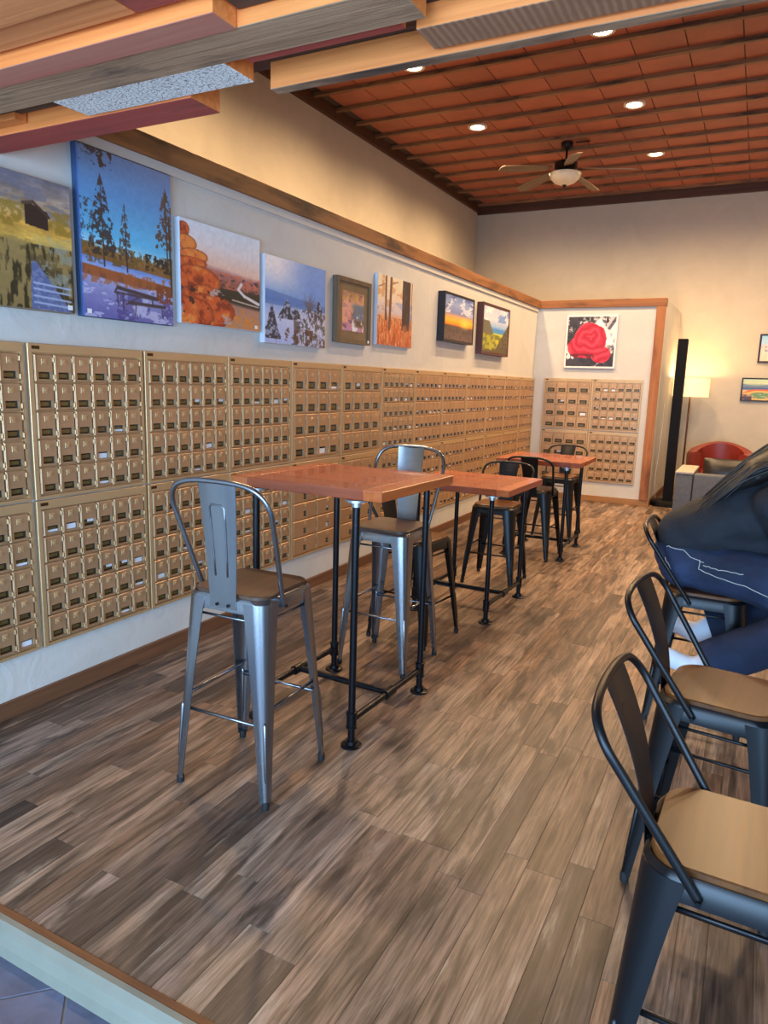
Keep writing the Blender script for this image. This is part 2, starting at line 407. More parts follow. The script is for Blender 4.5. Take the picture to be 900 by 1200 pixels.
def corr():
    m, nt, bs = newmat('saw_marked_wood'); co = coords(nt, (1,1,1), rnd=False)
    w = N(nt, 'ShaderNodeTexWave', i_Scale=16, i_Distortion=1.6, i_Detail=3); w.bands_direction = 'X'; nt.links.new(co, w.inputs['Vector'])
    n = N(nt, 'ShaderNodeTexNoise', i_Scale=9, i_Detail=4); nt.links.new(co, n.inputs['Vector'])
    c = ramp(nt, w.outputs[0], [(.2, rgb(150, 106, 76)), (.8, rgb(184, 138, 102))])
    nt.links.new(mix(nt, c, rgb(140, 100, 74), n.outputs[0]), bs.inputs['Base Color']); bs.inputs['Roughness'].default_value = .7
    bump(nt, bs, w.outputs[0], .5, .006); return m
MAT['corr'] = corr()
soffit = struct('ceiling_entry', boxbm(0, XR, YF, 1.895, 2.415, ZC+.1), MAT['brown'])
def board(x0, x1, y0, y1, z0, bot, z1=2.415, side=None, bev=.0015, cut=0):
    """one reclaimed board hung under the soffit: raw sawn sides, weathered underside"""
    hx, hy = (x1-x0)/2, (y1-y0)/2
    b = BM(); box(b, -hx, hx, -hy, hy, 0, z1-z0, bev=bev)
    if cut:
        for v in b.verts:
            if v.co.x < 0: v.co.x += cut*(v.co.y/hy)
    bmesh.ops.recalc_face_normals(b, faces=b.faces)
    # slightly wavy sawn edges
    for f in b.faces: f.material_index = 1 if f.normal.z < -.5 else 0
    o = obj('board', b, [side or MAT['raw'], bot], soffit); o.location = ((x0+x1)/2, (y0+y1)/2, z0); return o
board(.01, 1.9, .74, .88, 2.36, MAT['grey']); board(.01, 2.6, .885, 1.03, 2.345, MAT['red']); board(.01, 2.2, 1.035, 1.17, 2.36, MAT['tan'])
board(.01, 2.4, 1.175, 1.295, 2.35, MAT['tan'])
board(.01, 1.335, 1.305, 1.40, 2.362, MAT['tan']); board(1.34, 1.72, 1.305, 1.40, 2.362, MAT['red'])
board(.01, 1.552, 1.425, 1.512, 2.335, MAT['redgrey']); board(1.56, 2.5, 1.43, 1.51, 2.375, MAT['brown'])
board(.01, 1.99, 1.516, 1.66, 2.34, MAT['grey'])
board(2.02, 2.6, 1.52, 1.655, 2.38, MAT['brown'])
board(.69, 1.38, 1.672, 1.802, 2.345, MAT['peel'], cut=.004)
board(1.443, 1.915, 1.668, 1.708, 2.35, MAT['red'])
board(.01, .655, 1.672, 1.79, 2.39, MAT['brown']); board(.012, .37, 1.765, 1.812, 2.368, MAT['raw'])
board(.01, 1.125, 1.818, 1.955, 2.345, MAT['red'])
board(1.13, 2.6, 1.71, 1.82, 2.403, MAT['brown'], side=MAT['brown'])
board(1.40, 2.9, 1.853, 1.893, 2.34, MAT['grey'])
board(1.935, 2.75, 1.722, 1.835, 2.35, MAT['corr'])

# ------------------------------------------------------------------ mailboxes
BR = rgb(196, 154, 104)
MAT['brass'] = plain('satin_brass', rgb(186, 148, 110), .42, .4, .06, 5, vary=.06)
MAT['brassf'] = plain('brass_frame', rgb(204, 170, 124), .38, .45, .05, 4)
MAT['brassd'] = plain('brass_hardware', rgb(176, 140, 88), .3, .8, .05)
MAT['pane'] = plain('dark_mailbox_window', rgb(30, 28, 22), .12, 0, .3, 40)
MAT['card'] = plain('olive_brass_number_card', rgb(120, 104, 62), .3, .5, .15, 30)
MAT['paper'] = plain('white_letter_paper', rgb(228, 232, 238), .6, 0, .04)
MAT['tagdark'] = plain('dark_maker_plate', rgb(70, 44, 20), .4, .3)
def door_mesh(w, h, win):
    """front faces -y; origin at the door centre, back plane y=0. win=(cx,cz,hw,hh) window opening"""
    b = BM(); t = .014; hw, hh = w/2, h/2; cx, cz, a, c = win
    X = [-hw+.004, cx-a, cx+a, hw-.004]; Z = [-hh+.004, cz-c, cz+c, hh-.004]
    vf = {(i, j): b.verts.new((X[i], -t, Z[j])) for i in range(4) for j in range(4)}
    for i in range(3):
        for j in range(3):
            if (i, j) != (1, 1): b.faces.new((vf[i, j], vf[i+1, j], vf[i+1, j+1], vf[i, j+1]))
    ring = [(0,0),(1,0),(2,0),(3,0),(3,1),(3,2),(3,3),(2,3),(1,3),(0,3),(0,2),(0,1)]
    def out(p):
        x, z = X[p[0]], Z[p[1]]
        if p[0] == 0: x = -hw
        if p[0] == 3: x = hw
        if p[1] == 0: z = -hh
        if p[1] == 3: z = hh
        return x, z
    o1 = [b.verts.new((out(p)[0], -t+.004, out(p)[1])) for p in ring]; o2 = [b.verts.new((out(p)[0], 0, out(p)[1])) for p in ring]
    n = len(ring)
    for k in range(n):
        k2 = (k+1) % n
        b.faces.new((vf[ring[k]], vf[ring[k2]], o1[k2], o1[k])); b.faces.new((o1[k], o1[k2], o2[k2], o2[k]))
    wr = [(1,1),(2,1),(2,2),(1,2)]; iv = [b.verts.new((X[i], -.0005, Z[j])) for i, j in wr]
    for k in range(4): b.faces.new((vf[wr[k]], vf[wr[(k+1)%4]], iv[(k+1)%4], iv[k]))
    bmesh.ops.recalc_face_normals(b, faces=b.faces)
    me = bpy.data.meshes.new('door'); b.to_mesh(me); b.free(); me.materials.append(MAT['brass']); return me
def mk(name, fill, mats):
    b = BM(); fill(b); bmesh.ops.recalc_face_normals(b, faces=b.faces); me = bpy.data.meshes.new(name); b.to_mesh(me); b.free()
    for m in mats: me.materials.append(m)
    return me
def lock_fill(b):
    """square stepped plate with a round knob, one closed shell"""
    prev = None
    for r, y, rnd in ((.0125, -.0135, 0), (.0125, -.016, 0), (.0115, -.0168, 0), (.006, -.0168, 1), (.0055, -.021, 1), (.003, -.0215, 1)):
        ring = []
        for k in range(16):
            a = 2*PI*k/16; cx, cz = math.cos(a), math.sin(a)
            m = 1 if rnd else 1/max(abs(cx), abs(cz))
            ring.append(b.verts.new((r*cx*m, y, r*cz*m)))
        if prev:
            for k in range(16): b.faces.new((prev[k], prev[(k+1)%16], ring[(k+1)%16], ring[k]))
        prev = ring
    b.faces.new(prev)
KIT = {}
def kit(kind):
    if kind in KIT: return KIT[kind]
    cols, rows = {'A': (6, 5), 'B': (4, 4), 'C': (2, 5)}[kind]
    UW, UH = .638, .6735; ml, mr, mt, mb = .026, .018, .042, .018
    pw, ph = (UW-ml-mr)/cols, (UH-mt-mb)/rows
    w, h = pw-.006, ph-.006
    a, c = {'A': (w*.34, h*.135), 'B': (w*.33, h*.165), 'C': (.022, .02)}[kind]
    win = {'A': (.004, -h*.27, a, c), 'B': (0, -h*.24, a, c), 'C': (.0, -h*.18, a, c)}[kind]
    KIT[kind] = dict(cols=cols, rows=rows, ml=ml, mb=mb, pw=pw, ph=ph, w=w, h=h, win=win, door=door_mesh(w, h, win),
        window=mk('window', lambda b: box(b, -a+.0003, a-.0003, -.0018, -.0006, -c+.0003, c-.0003), [MAT['pane']]),
        card=mk('number_card', lambda b: box(b, -a*.8, a*.62, -.0032, -.0019, -c*.52, c*.52), [MAT['card']]),
        let=[mk('letter', lambda b: box(b, -a*.85, a*.9, -.004, -.0033, -c*.9, -c*.25), [MAT['paper']]),
             mk('letter', lambda b: box(b, -a*.75, a*.85, -.004, -.0033, -c*.95, c*.5), [MAT['paper']]),
             mk('letter', lambda b: box(b, -a*.2, a*.9, -.004, -.0033, c*.05, c*.92), [MAT['paper']])],
        lock=mk('lock', lock_fill, [MAT['brassf']]),
        bead=mk('edge_bead', lambda b: box(b, -.0028, .0028, -.019, -.0142, -h/2+.003, h/2-.003, bev=.001), [MAT['brassf']]),
        hinge=mk('hinge', lambda b: box(b, -.0035, .0035, -.0205, -.0102, -.011, .011, bev=.0015), [MAT['brassf']]))
    return KIT[kind]
def frame_fill(b):
    """shallow tray: back plate with a raised rim"""
    W2, H, ml, mr, mt, mb = .319, .6735, .022, .014, .038, .014
    o = [(-W2, 0), (W2, 0), (W2, H), (-W2, H)]; i = [(-W2+ml, mb), (W2-mr, mb), (W2-mr, H-mt), (-W2+ml, H-mt)]
    B = [b.verts.new((x, 0, z)) for x, z in o]; O = [b.verts.new((x, -.017, z)) for x, z in o]; O2 = [b.verts.new((x*.994, -.019, H/2+(z-H/2)*.994)) for x, z in o]
    I = [b.verts.new((x, -.019, z)) for x, z in i]; D = [b.verts.new((x, -.003, z)) for x, z in i]
    for k in range(4):
        q = (k+1) % 4
        b.faces.new((B[k], B[q], O[q], O[k])); b.faces.new((O[k], O[q], O2[q], O2[k])); b.faces.new((O2[k], O2[q], I[q], I[k])); b.faces.new((I[k], I[q], D[q], D[k]))
    b.faces.new(D); b.faces.new(B[::-1])
FR = mk('frame', frame_fill, [MAT['brassf']]); PL = mk('maker_plate', lambda b: box(b, -.30, -.262, -.0202, -.0188, .6735-.024, .6735-.010), [MAT['tagdark']])
rm = random.Random(5)
def mailbox(kind, loc, rz, label, group, detail):
    K = kit(kind); t = thing('mailbox_panel', label, 'mailbox', loc, rz, group)
    inst('frame', FR, t); inst('maker_plate', PL, t)
    for r in range(K['rows']):
        for c in range(K['cols']):
            x = -.319+K['ml']+K['pw']*(c+.5); z = K['mb']+K['ph']*(r+.5)
            d = inst('door', K['door'], t, (x, -.0035, z)); wl = (K['win'][0], 0, K['win'][1])
            inst('window', K['window'], d, wl)
            if detail:
                inst('number_card', K['card'], d, wl)
                if rm.random() > .86: inst('letter', rm.choice(K['let']), d, wl)
                inst('lock', K['lock'], d, (0, 0, K['h']*.24 if kind != 'C' else K['h']*.3))
                inst('edge_bead', K['bead'], d, (-K['w']/2+.0035, 0, 0))
                for s in (-1, 1): inst('hinge', K['hinge'], d, (K['w']/2-.0005, 0, s*K['h']*.32))
            elif rm.random() > .72: inst('letter', rm.choice(K['let']), d, wl)
    return t
ORD = ['first', 'second', 'third', 'fourth', 'fifth', 'sixth', 'seventh', 'eighth', 'ninth', 'tenth', 'eleventh', 'twelfth', 'thirteenth']
PW, Y0, ZT, ZM, ZBm = .6433, 2.0245, 1.6235, .946, .268
def desc(kind): return {'A': 'thirty small doors', 'B': 'sixteen square doors', 'C': 'ten large parcel doors'}[kind]
for c in range(-1, 12):
    yc = Y0+PW*(c+.5)-.003
    if c == -1: yc -= .022
    if c == 0: yc -= .008
    for top in (1, 0):
        kind = 'A'
        if c in (3, 4): kind = 'B' if top else 'C'
        lab = '%s brass mailbox panel in the %s row, long wall, with %s' % (ORD[c+1], 'upper' if top else 'lower', desc(kind))
        mailbox(kind, (0.001, yc, ZM+.002 if top else ZBm), PI/2, lab, 'brass mailbox panels on the long wall', c < 6)
for nm, kind, xc in (('left', 'B', .471), ('right', 'A', 1.114)):
    for top in (1, 0):
        mailbox(kind, (xc, YB-.001, .955 if top else .268), 0, 'brass mailbox panel below the rose picture, %s %s of four' % ('upper' if top else 'lower', nm), 'brass mailbox panels on the end wall', True)


# ------------------------------------------------------------------ bar stools
MAT['gun'] = plain('brushed_gunmetal', rgb(140, 141, 145), .24, .92, .10, 3, stretch=(6, 6, .6))
MAT['black'] = plain('satin_black_steel', rgb(17, 18, 21), .36, .3, .08, 4)
MAT['rubber'] = plain('black_rubber', rgb(22, 22, 24), .7)
MAT['seatdk'] = wood('dark_walnut_seat', rgb(52, 35, 26), rgb(98, 68, 48), 'y', .8, .45, .7, bmp=.1)
MAT['seatlt'] = wood('honey_oak_seat', rgb(60, 33, 12), rgb(112, 67, 28), 'x', .55, .32, .7, bmp=.08, vary=.06)
MAT['bolt'] = plain('steel_bolt', rgb(40, 40, 44), .35, .9)
def channel_leg(b, top, bot, sx, sy, w0, w1, r0=.04):
    """pressed sheet leg: an L channel with a rounded outer corner, lofted from the seat corner to the foot"""
    t = .0035; n = 7; rows = 12; rings = []
    for i in range(rows+1):
        f = i/rows; c = Vector(top).lerp(Vector(bot), f); w = w0+(w1-w0)*(f**.8)
        if i == rows: w *= 1.0
        rr = min(r0*(1-f)+w1*.45*f, w*.93); pr = []
        pr.append((-w, 0))
        for k in range(n):
            a = PI/2*k/(n-1); pr.append((-rr+rr*math.sin(a), -rr+rr*math.cos(a)))
        pr.append((0, -w))
        inn = []
        r3 = max(rr-t, .001)
        inn.append((-w, -t))
        for k in range(n):
            a = PI/2*k/(n-1); inn.append((-rr+r3*math.sin(a), -rr+r3*math.cos(a)))
        inn.append((-t, -w))
        loop = pr+inn[::-1]
        rings.append([b.verts.new((c.x+sx*q[0], c.y+sy*q[1], c.z)) for q in loop])
    m = len(rings[0])
    for a, d in zip(rings, rings[1:]):
        for k in range(m): b.faces.new((a[k], a[(k+1)%m], d[(k+1)%m], d[k]))
    b.faces.new(rings[0][::-1]); b.faces.new(rings[-1])
def make_stool(name, label, metal, seatm, sz=.76, bh=.40, seat_r=.055, hs=.158, foot=.205, lean=1.0):
    """seat faces local +y, backrest on the -y side"""
    t = thing(name, label, 'stool')
    zs = sz-.02                                        # top of the steel pan
    b = BM(); prism(b, rrect(hs, hs, seat_r, 8), zs, sz, bev=.003); obj('seat', b, seatm, t, smooth=True, angle=35)
    # skirt below the seat
    b = BM(); P0 = rrect(hs+.003, hs+.003, seat_r, 8); P1 = rrect(hs+.012, hs+.012, seat_r, 8); Pi = rrect(hs+.006, hs+.006, seat_r, 8)
    prof = [(P0, zs+.006), (P1, zs-.006), (P1, zs-.047), (Pi, zs-.047), (Pi, zs-.008)]
    rs = [[b.verts.new((x, y, z)) for x, y in p] for p, z in prof]
    for a, d in zip(rs, rs[1:]):
        for k in range(len(a)): b.faces.new((a[k], a[(k+1)%len(a)], d[(k+1)%len(a)], d[k]))
    b.faces.new(rs[-1]); obj('skirt', b, metal, t, smooth=True, angle=40)
    zt = zs-.007
    for sx in (-1, 1):
        for sy in (-1, 1):
            b = BM(); tp = Vector((sx*(hs+.0135), sy*(hs+.0135), zt)); bt = Vector((sx*foot, sy*foot, .022))
            channel_leg(b, tp, bt, sx, sy, .090, .030, seat_r)
            lg = obj('leg', b, metal, t, smooth=True, angle=50)
            b = BM(); cc = bt-Vector((sx*.012, sy*.012, 0)); tube(b, [(cc.x, cc.y, 0), (cc.x, cc.y, .018), (cc.x, cc.y, .03)], .0135, 12, radii=[.0135, .0145, .012]); obj('rubber_foot', b, MAT['rubber'], lg, smooth=True, angle=40)
            # pressed rib on the outer corner
            b = BM(); q = [tp.lerp(bt, f)-Vector((sx, sy, 0))*(.293*(seat_r*(1-f)+.0135*f)+.001) for f in (.58, .60, .87, .89)]
            tube(b, q, .007, 8, radii=[.002, .0075, .006, .002]); obj('rib', b, metal, lg, smooth=True)
    def at(sx, sy, z):
        f = (zt-z)/(zt-.022); r = (hs+.0135)+(foot-hs-.0135)*f - (.028*(1-f)+.010*f); return Vector((sx*r, sy*r, z))
    zr = sz*.39
    for (a, d), dz in ((((-1,-1),(1,-1)), 0), (((-1,1),(1,1)), 0), (((-1,-1),(-1,1)), .05), (((1,-1),(1,1)), .05)):
        b = BM(); tube(b, [at(*a, zr+dz), at(*d, zr+dz)], .0065, 8); obj('footrest', b, metal, t, smooth=True)
        b = BM(); tube(b, [at(*a, zs-.075), at(*d, zs-.075)], .005, 8); obj('brace', b, metal, t, smooth=True)
    # hoop
    zt2 = sz+bh; k = hs/.158
    H = [(hs+.016, -.055, zs-.028), (hs+.025, -.055-.33*(.155*lean-.055), zs-.028+.33*(bh*.58+.048)), (hs+.035, -.055-.66*(.155*lean-.055), zs-.028+.66*(bh*.58+.048)), (hs+.044, -.155*lean, sz+bh*.58), (hs+.048, -.185*lean, sz+bh*.78), (hs+.018, -.205*lean, sz+bh*.92), (hs-.05, -.213*lean, sz+bh*.985), (0, -.216*lean, sz+bh)]
    pts = spline(H + [(-x, y, z) for x, y, z in H[-2::-1]], 6)
    b = BM(); tube(b, pts, .0095, 10); hoop = obj('back_hoop', b, metal, t, smooth=True)
    for s in (-1, 1):
        b = BM(); tube(b, [(s*(hs+.012), -.055, zs-.028), (s*(hs+.030), -.055, zs-.028)], .006, 8); obj('bolt', b, MAT['bolt'], hoop, smooth=True, angle=40)
    # pressed back plate
    b = BM(); rows = 14; cols = 8; g = {}
    for i in range(rows+1):
        f = i/rows; z = zs-.035+(zt2-.004-zs+.035)*f
        y = -hs-.016 - (.216*lean-hs-.018)*(.3*f+.7*f*f); w = .055+.024*f
        for j in range(cols+1):
            u = -1+2*j/cols; g[i, j] = (u*w, y+.010*u*u*f, z)
    F = {k: b.verts.new(v) for k, v in g.items()}; B2 = {k: b.verts.new((v[0], v[1]+.0025, v[2])) for k, v in g.items()}
    for i in range(rows):
        for j in range(cols):
            b.faces.new((F[i,j], F[i,j+1], F[i+1,j+1], F[i+1,j])); b.faces.new((B2[i,j], B2[i+1,j], B2[i+1,j+1], B2[i,j+1]))
    for i in range(rows):
        for j in (0, cols): b.faces.new((F[i,j], F[i+1,j], B2[i+1,j], B2[i,j]))
    for j in range(cols):
        for i in (0, rows): b.faces.new((F[i,j], F[i,j+1], B2[i,j+1], B2[i,j]))
    pl = obj('backrest', b, metal, t, smooth=True, angle=50)
    def pp(u, f):
        return (u*(.055+.024*f), -hs-.0165-(.216*lean-hs-.018)*(.3*f+.7*f*f)+.010*u*u*f, zs-.035+(zt2-.004-zs+.035)*f)
    b = BM(); tube(b, [pp(-.42, f) for f in (.26, .4, .55, .7, .80)]+[pp(-.3, .825), pp(.3, .825)]+[pp(.42, f) for f in (.80, .7, .55, .4, .26)], .0032, 6); obj('pressed_line', b, metal, pl, smooth=True)
    for s in (-1, 1):
        b = BM(); tube(b, [(s*.024, -hs-.014, zs-.022), (s*.024, -hs-.021, zs-.022)], .006, 8); obj('bolt', b, MAT['bolt'], pl, smooth=True, angle=40)
    return t
gun = make_stool('bar_stool', '', MAT['gun'], MAT['seatdk'])
blk = make_stool('counter_stool', '', MAT['black'], MAT['seatlt'], sz=.621, bh=.288, seat_r=.075, hs=.155, foot=.205, lean=1.3)
low = make_stool('counter_stool', '', MAT['black'], MAT['seatlt'], sz=.618, bh=.29, seat_r=.07, hs=.155, foot=.205, lean=1.2)
def place(proto, used, loc, rz, label, group):
    o = proto if proto.name not in used else copy_tree(proto)
    used.add(proto.name); o.location = loc; o.rotation_euler = (0, 0, rz); tag(o, label, 'stool', group); return o
U = set(); rad = math.radians
GW = 'stools at the wooden high tables'; GR = 'black stools along the right'
place(gun, U, (1.185, 2.035, 0), rad(2), 'gunmetal bar stool with dark wood seat, its back to the camera', GW)
place(gun, U, (1.115, 3.315, 0), rad(179), 'gunmetal bar stool behind the nearest table, facing the camera', GW)
place(low, U, (1.065, 3.745, 0), rad(-97), 'black stool turned sideways behind the gunmetal stools', GW)
place(low, U, (1.085, 5.19, 0), rad(181), 'black stool with pale wood seat at far side of the middle table', GW)
place(low, U, (1.10, 6.205, 0), rad(-3), 'black stool pushed in at near side of the farthest table', GW)
place(low, U, (1.05, 7.27, 0), rad(178), 'black stool on the far side of the farthest table', GW)
place(blk, U, (2.839, 1.48, 0), rad(-92), 'black stool with honey wood seat nearest the camera at lower right', GR)
place(blk, U, (2.782, 2.276, 0), rad(-97), 'black stool with honey wood seat between nearest stool and seated person', GR)
place(blk, U, (2.66, 3.49, 0), rad(-91), 'black stool the person in jeans sits on', GR)

# ------------------------------------------------------------------ pipe-leg tables
TW = [rgb(150, 74, 40), rgb(176, 92, 48), rgb(140, 66, 38), rgb(190, 104, 54), rgb(160, 82, 44)]
MAT['topx'] = wood('red_varnished_wood_x', rgb(122, 50, 26), rgb(176, 84, 42), 'x', .7, .24, .7, bmp=.05, vary=.2, coat=.35)
MAT['topy'] = wood('red_varnished_wood_y', rgb(138, 62, 30), rgb(196, 104, 50), 'y', .7, .24, .7, bmp=.05, vary=.2, coat=.35)
MAT['pipe'] = plain('black_iron_pipe', rgb(30, 31, 35), .32, .7, .15, 20)
MAT['plate'] = plain('galvanised_plate', rgb(170, 182, 192), .35, .8)
def table(loc, rz, zt, hx, hy, lx, ly, label):
    t = thing('high_table', label, 'table', loc, rz, 'wooden pipe-leg tables'); th = .042
    n = 5; ey = .085
    # breadboard ends across x edges and boards between them
    for s in (-1, 1):
        b = BM(); box(b, s*(hx-ey/2)-ey/2, s*(hx-ey/2)+ey/2, -hy, hy, zt-th, zt, bev=.003); obj('end_board', b, MAT['topy'], t)
    w = 2*hy/n
    for i in range(n):
        b = BM(); box(b, -hx+ey+.0008, hx-ey-.0008, -hy+w*i+.0006, -hy+w*(i+1)-.0006, zt-th, zt-.0004, bev=.002); obj('board', b, MAT['topx'], t)
    zr = .115; r = .0165
    for sx in (-1, 1):
        for sy in (-1, 1):
            x, y = sx*lx, sy*ly
            b = BM(); tube(b, [(x, y, .008), (x, y, zt-th-.006)], r*.92, 14); lg = obj('leg', b, MAT['pipe'], t, smooth=True, angle=40)
            b = BM(); lathe(b, [(.044, 0), (.044, .006), (.040, .009), (.026, .010), (.024, .026), (0.0, .026)], 20, (x, y, 0)); obj('floor_flange', b, MAT['pipe'], lg, smooth=True, angle=35)
            b = BM(); lathe(b, [(.021, zr-.036), (.0235, zr-.034), (.0235, zr-.026), (.021, zr-.024), (.021, zr+.024), (.0235, zr+.026), (.0235, zr+.036), (.020, zr+.038)], 16, (x, y, 0)); obj('tee_fitting', b, MAT['pipe'], lg, smooth=True, angle=35)
            b = BM(); lathe(b, [(.020, zt-th-.03), (.020, zt-th-.012), (.045, zt-th-.009), (.045, zt-th-.0005)], 16, (x, y, 0)); obj('top_flange', b, MAT['plate'], lg, smooth=True, angle=35)
    for sx in (-1, 1):
        b = BM(); tube(b, [(sx*lx, -ly+.02, zr), (sx*lx, ly-.02, zr)], r*.9, 12); ra = obj('side_rail', b, MAT['pipe'], t, smooth=True, angle=40)
        b = BM(); tube(b, [(sx*lx, -.036, zr), (sx*lx, -.034, zr), (sx*lx, .034, zr), (sx*lx, .036, zr)], .0225, 14); obj('tee_fitting', b, MAT['pipe'], ra, smooth=True, angle=40)
    b = BM(); tube(b, [(-lx+.02, 0, zr), (lx-.02, 0, zr)], r*.9, 12); obj('cross_rail', b, MAT['pipe'], t, smooth=True, angle=40)
    return t
table((1.178, 2.715, 0), rad(-2), 1.088, .375, .335, .252, .315, 'tall reddish wood table on black pipe legs, nearest the camera')
table((1.125, 4.52, 0), rad(-1), .872, .37, .36, .255, .335, 'middle of the three reddish wood tables on black pipe legs')
table((1.115, 6.45, 0), rad(1), .872, .375, .36, .255, .33, 'farthest reddish wood table on black pipe legs, near end wall')

# ------------------------------------------------------------------ pictures
rs_ = np.random.RandomState(3)
def vnoise(u, v, fx, fy, seed):
    r = np.random.RandomState(seed); G = r.rand(int(fy)+3, int(fx)+3)
    x = u*fx; y = v*fy; xi = np.clip(x.astype(int), 0, G.shape[1]-2); yi = np.clip(y.astype(int), 0, G.shape[0]-2)
    a = x-xi; c = y-yi; a = a*a*(3-2*a); c = c*c*(3-2*c)
    return (G[yi, xi]*(1-a)+G[yi, xi+1]*a)*(1-c)+(G[yi+1, xi]*(1-a)+G[yi+1, xi+1]*a)*c
def fb(u, v, fx, fy, seed, o=5):
    s = 0; a = .5; tot = 0
    for k in range(o):
        s = s+a*vnoise(u, v, fx*2**k, fy*2**k, seed+k*17); tot += a; a *= .62
    return s/tot
class Pic:
    def __init__(s, nx, ny):
        s.v, s.u = np.meshgrid(np.linspace(0, 1, ny+1), np.linspace(0, 1, nx+1), indexing='ij'); s.c = np.zeros(s.u.shape+(3,))
    def grad(s, stops, f=None):
        f = s.v if f is None else f; xs = [p for p, _ in stops]
        for k in range(3): s.c[..., k] = np.interp(f, xs, [c[k] for _, c in stops])
    def put(s, m, col, a=1):
        m = np.clip(np.asarray(m, float), 0, 1)*a; s.c = s.c*(1-m[..., None])+np.asarray(col, float)*m[..., None]
    def mod(s, n, k): s.c = s.c*(1+k*(n[..., None]-.5))
    def line(s, x0, y0, x1, y1, w, col, a=1, w1=None):
        dx, dy = x1-x0, y1-y0; t = np.clip(((s.u-x0)*dx+(s.v-y0)*dy)/(dx*dx+dy*dy+1e-9), 0, 1)
        d = np.hypot(s.u-x0-t*dx, s.v-y0-t*dy); ww = w+((w if w1 is None else w1)-w)*t
        s.put(np.clip((ww-d)/.006+.5, 0, 1), col, a)
    def sm(s, e0, e1, x): return np.clip((x-e0)/(e1-e0), 0, 1)
def pic_trail(nx, ny):
    p = Pic(nx, ny); p.u = (p.u-.36)/.64; u, v = p.u, p.v; w_ = np.clip(u*.64+.36, 0, 1)
    p.grad([(0, (120, 118, 130)), (.12, (150, 135, 125)), (.24, (190, 160, 120)), (.36, (214, 160, 70)), (.47, (224, 178, 80)), (.52, (120, 100, 60)), (1, (70, 62, 40))])
    p.mod(fb(w_, v, 5, 14, 1), .7)
    p.put((v < .2+.12*u)*(fb(w_, v, 3, 18, 5) > .5), (110, 112, 130), .6)
    p.put((v > .22)*(v < .40)*(fb(w_, v, 10, 10, 9) > .52), (150, 120, 40), .7)
    hut = (u > .33)*(u < .66)*(v > .20+abs(u-.42)*.18)*(v < .36+.06*(u-.3)); p.put(hut, (52, 38, 34)); p.line(.30, .21, .45, .185, .012, (86, 66, 56)); p.line(.45, .185, .68, .28, .012, (70, 52, 48))
    g = fb(w_, v, 26, 7, 11, 3); p.put((v > .47)*(g > .5)*(fb(w_, v, 3, 3, 2) > .38), (168, 140, 84), .75); p.put((v > .50)*(g < .42), (46, 44, 26), .8)
    p.put((u > .5)*(v > .42)*(v < .85)*(fb(w_, v, 14, 12, 21) > .52), (150, 156, 140), .7); p.put((u > .42)*(v > .43)*(v < .5), (226, 190, 100), .6)
    path = (v > .63)*(abs(u-.42-(v-.63)*.62) < .03+(v-.63)*.75)*(u > .36); p.put(path*(fb(w_, v, 30, 40, 4) > .1), (92, 106, 148)); p.put(path*(fb(w_, v, 40, 50, 6) > .55), (134, 146, 180), .6)
    for y in (.80, .845, .90, .95): p.line(.40, y-.005, .95, y+.012, .007, (170, 182, 210))
    return p.c
def pic_lake(nx, ny):
    p = Pic(nx, ny); u, v = p.u, p.v
    p.grad([(0, (104, 132, 176)), (.25, (88, 148, 200)), (.5, (92, 190, 232)), (.58, (160, 222, 244)), (.60, (150, 110, 60)), (.66, (140, 96, 56)), (.665, (110, 146, 214)), (.71, (150, 176, 226)), (.715, (160, 90, 50)), (.77, (130, 80, 60)), (.78, (160, 166, 210)), (1, (104, 102, 166))], v-.06*(u-.5)*(v > .5))
    p.put((v > .55)*(v < .67)*(fb(u, v, 24, 20, 3) > .5), (110, 84, 40), .8); p.put((v > .70)*(v < .79)*(fb(u, v, 26, 16, 8) > .5), (176, 96, 50), .7)
    p.put((v > .78)*(fb(u, v, 6, 20, 12) > .58), (196, 196, 226), .8); p.put((v > .8)*(fb(u, v, 10, 14, 15) > .6), (66, 56, 120), .6)
    def tree(cx, top, base, wd, seed, col, dens):
        f = np.clip((v-top)/(base-top), 0, 1); m = (v > top)*(v < base)*(abs(u-cx) < wd*(f**.7)*(.55+.6*fb(u, v, 3, 30, seed)))*(fb(u, v, 40, 46, seed+1, 3) > dens); p.put(m, col, .9); p.line(cx, top, cx+.015, base+.06, .004, (60, 46, 40), 1, .008)
    tree(.22, .14, .62, .17, 31, (52, 46, 48), .44); tree(.46, .28, .63, .10, 41, (78, 66, 60), .48); tree(.93, .10, .50, .16, 51, (84, 60, 48), .47); p.line(.97, .3, .99, .8, .012, (70, 50, 40))
    p.put((u > .68)*(v > .55)*(v < .66)*(fb(u, v, 30, 34, 57) > .5), (50, 44, 40)); p.put((u > .8)*(v > .74)*(v < .86)*(fb(u, v, 30, 30, 58) > .45), (130, 70, 40))
    p.put((v < .09+.05*u)*(u < .35)*(fb(u, v, 18, 26, 61) > .52), (56, 46, 48)); p.put((u < .14)*(v > .3)*(v < .55)*(fb(u, v, 50, 50, 63) > .55), (60, 54, 60), .8)
    dk = (70, 60, 66)
    p.line(.36, .80, .80, .835, .012, dk); p.line(.36, .80, .33, .83, .008, dk); p.line(.33, .83, .82, .845, .006, dk); p.line(.48, .885, .90, .885, .011, dk); p.line(.42, .83, .42, .93, .007, dk); p.line(.75, .84, .75, .89, .007, dk); p.line(.36, .83, .36, .90, .006, dk); p.line(.56, .89, .55, .955, .006, dk); p.line(.86, .89, .87, .95, .006, dk); p.line(.45, .90, .60, .84, .005, dk)
    p.put((u < .018), (60, 120, 210), .8); return p.c
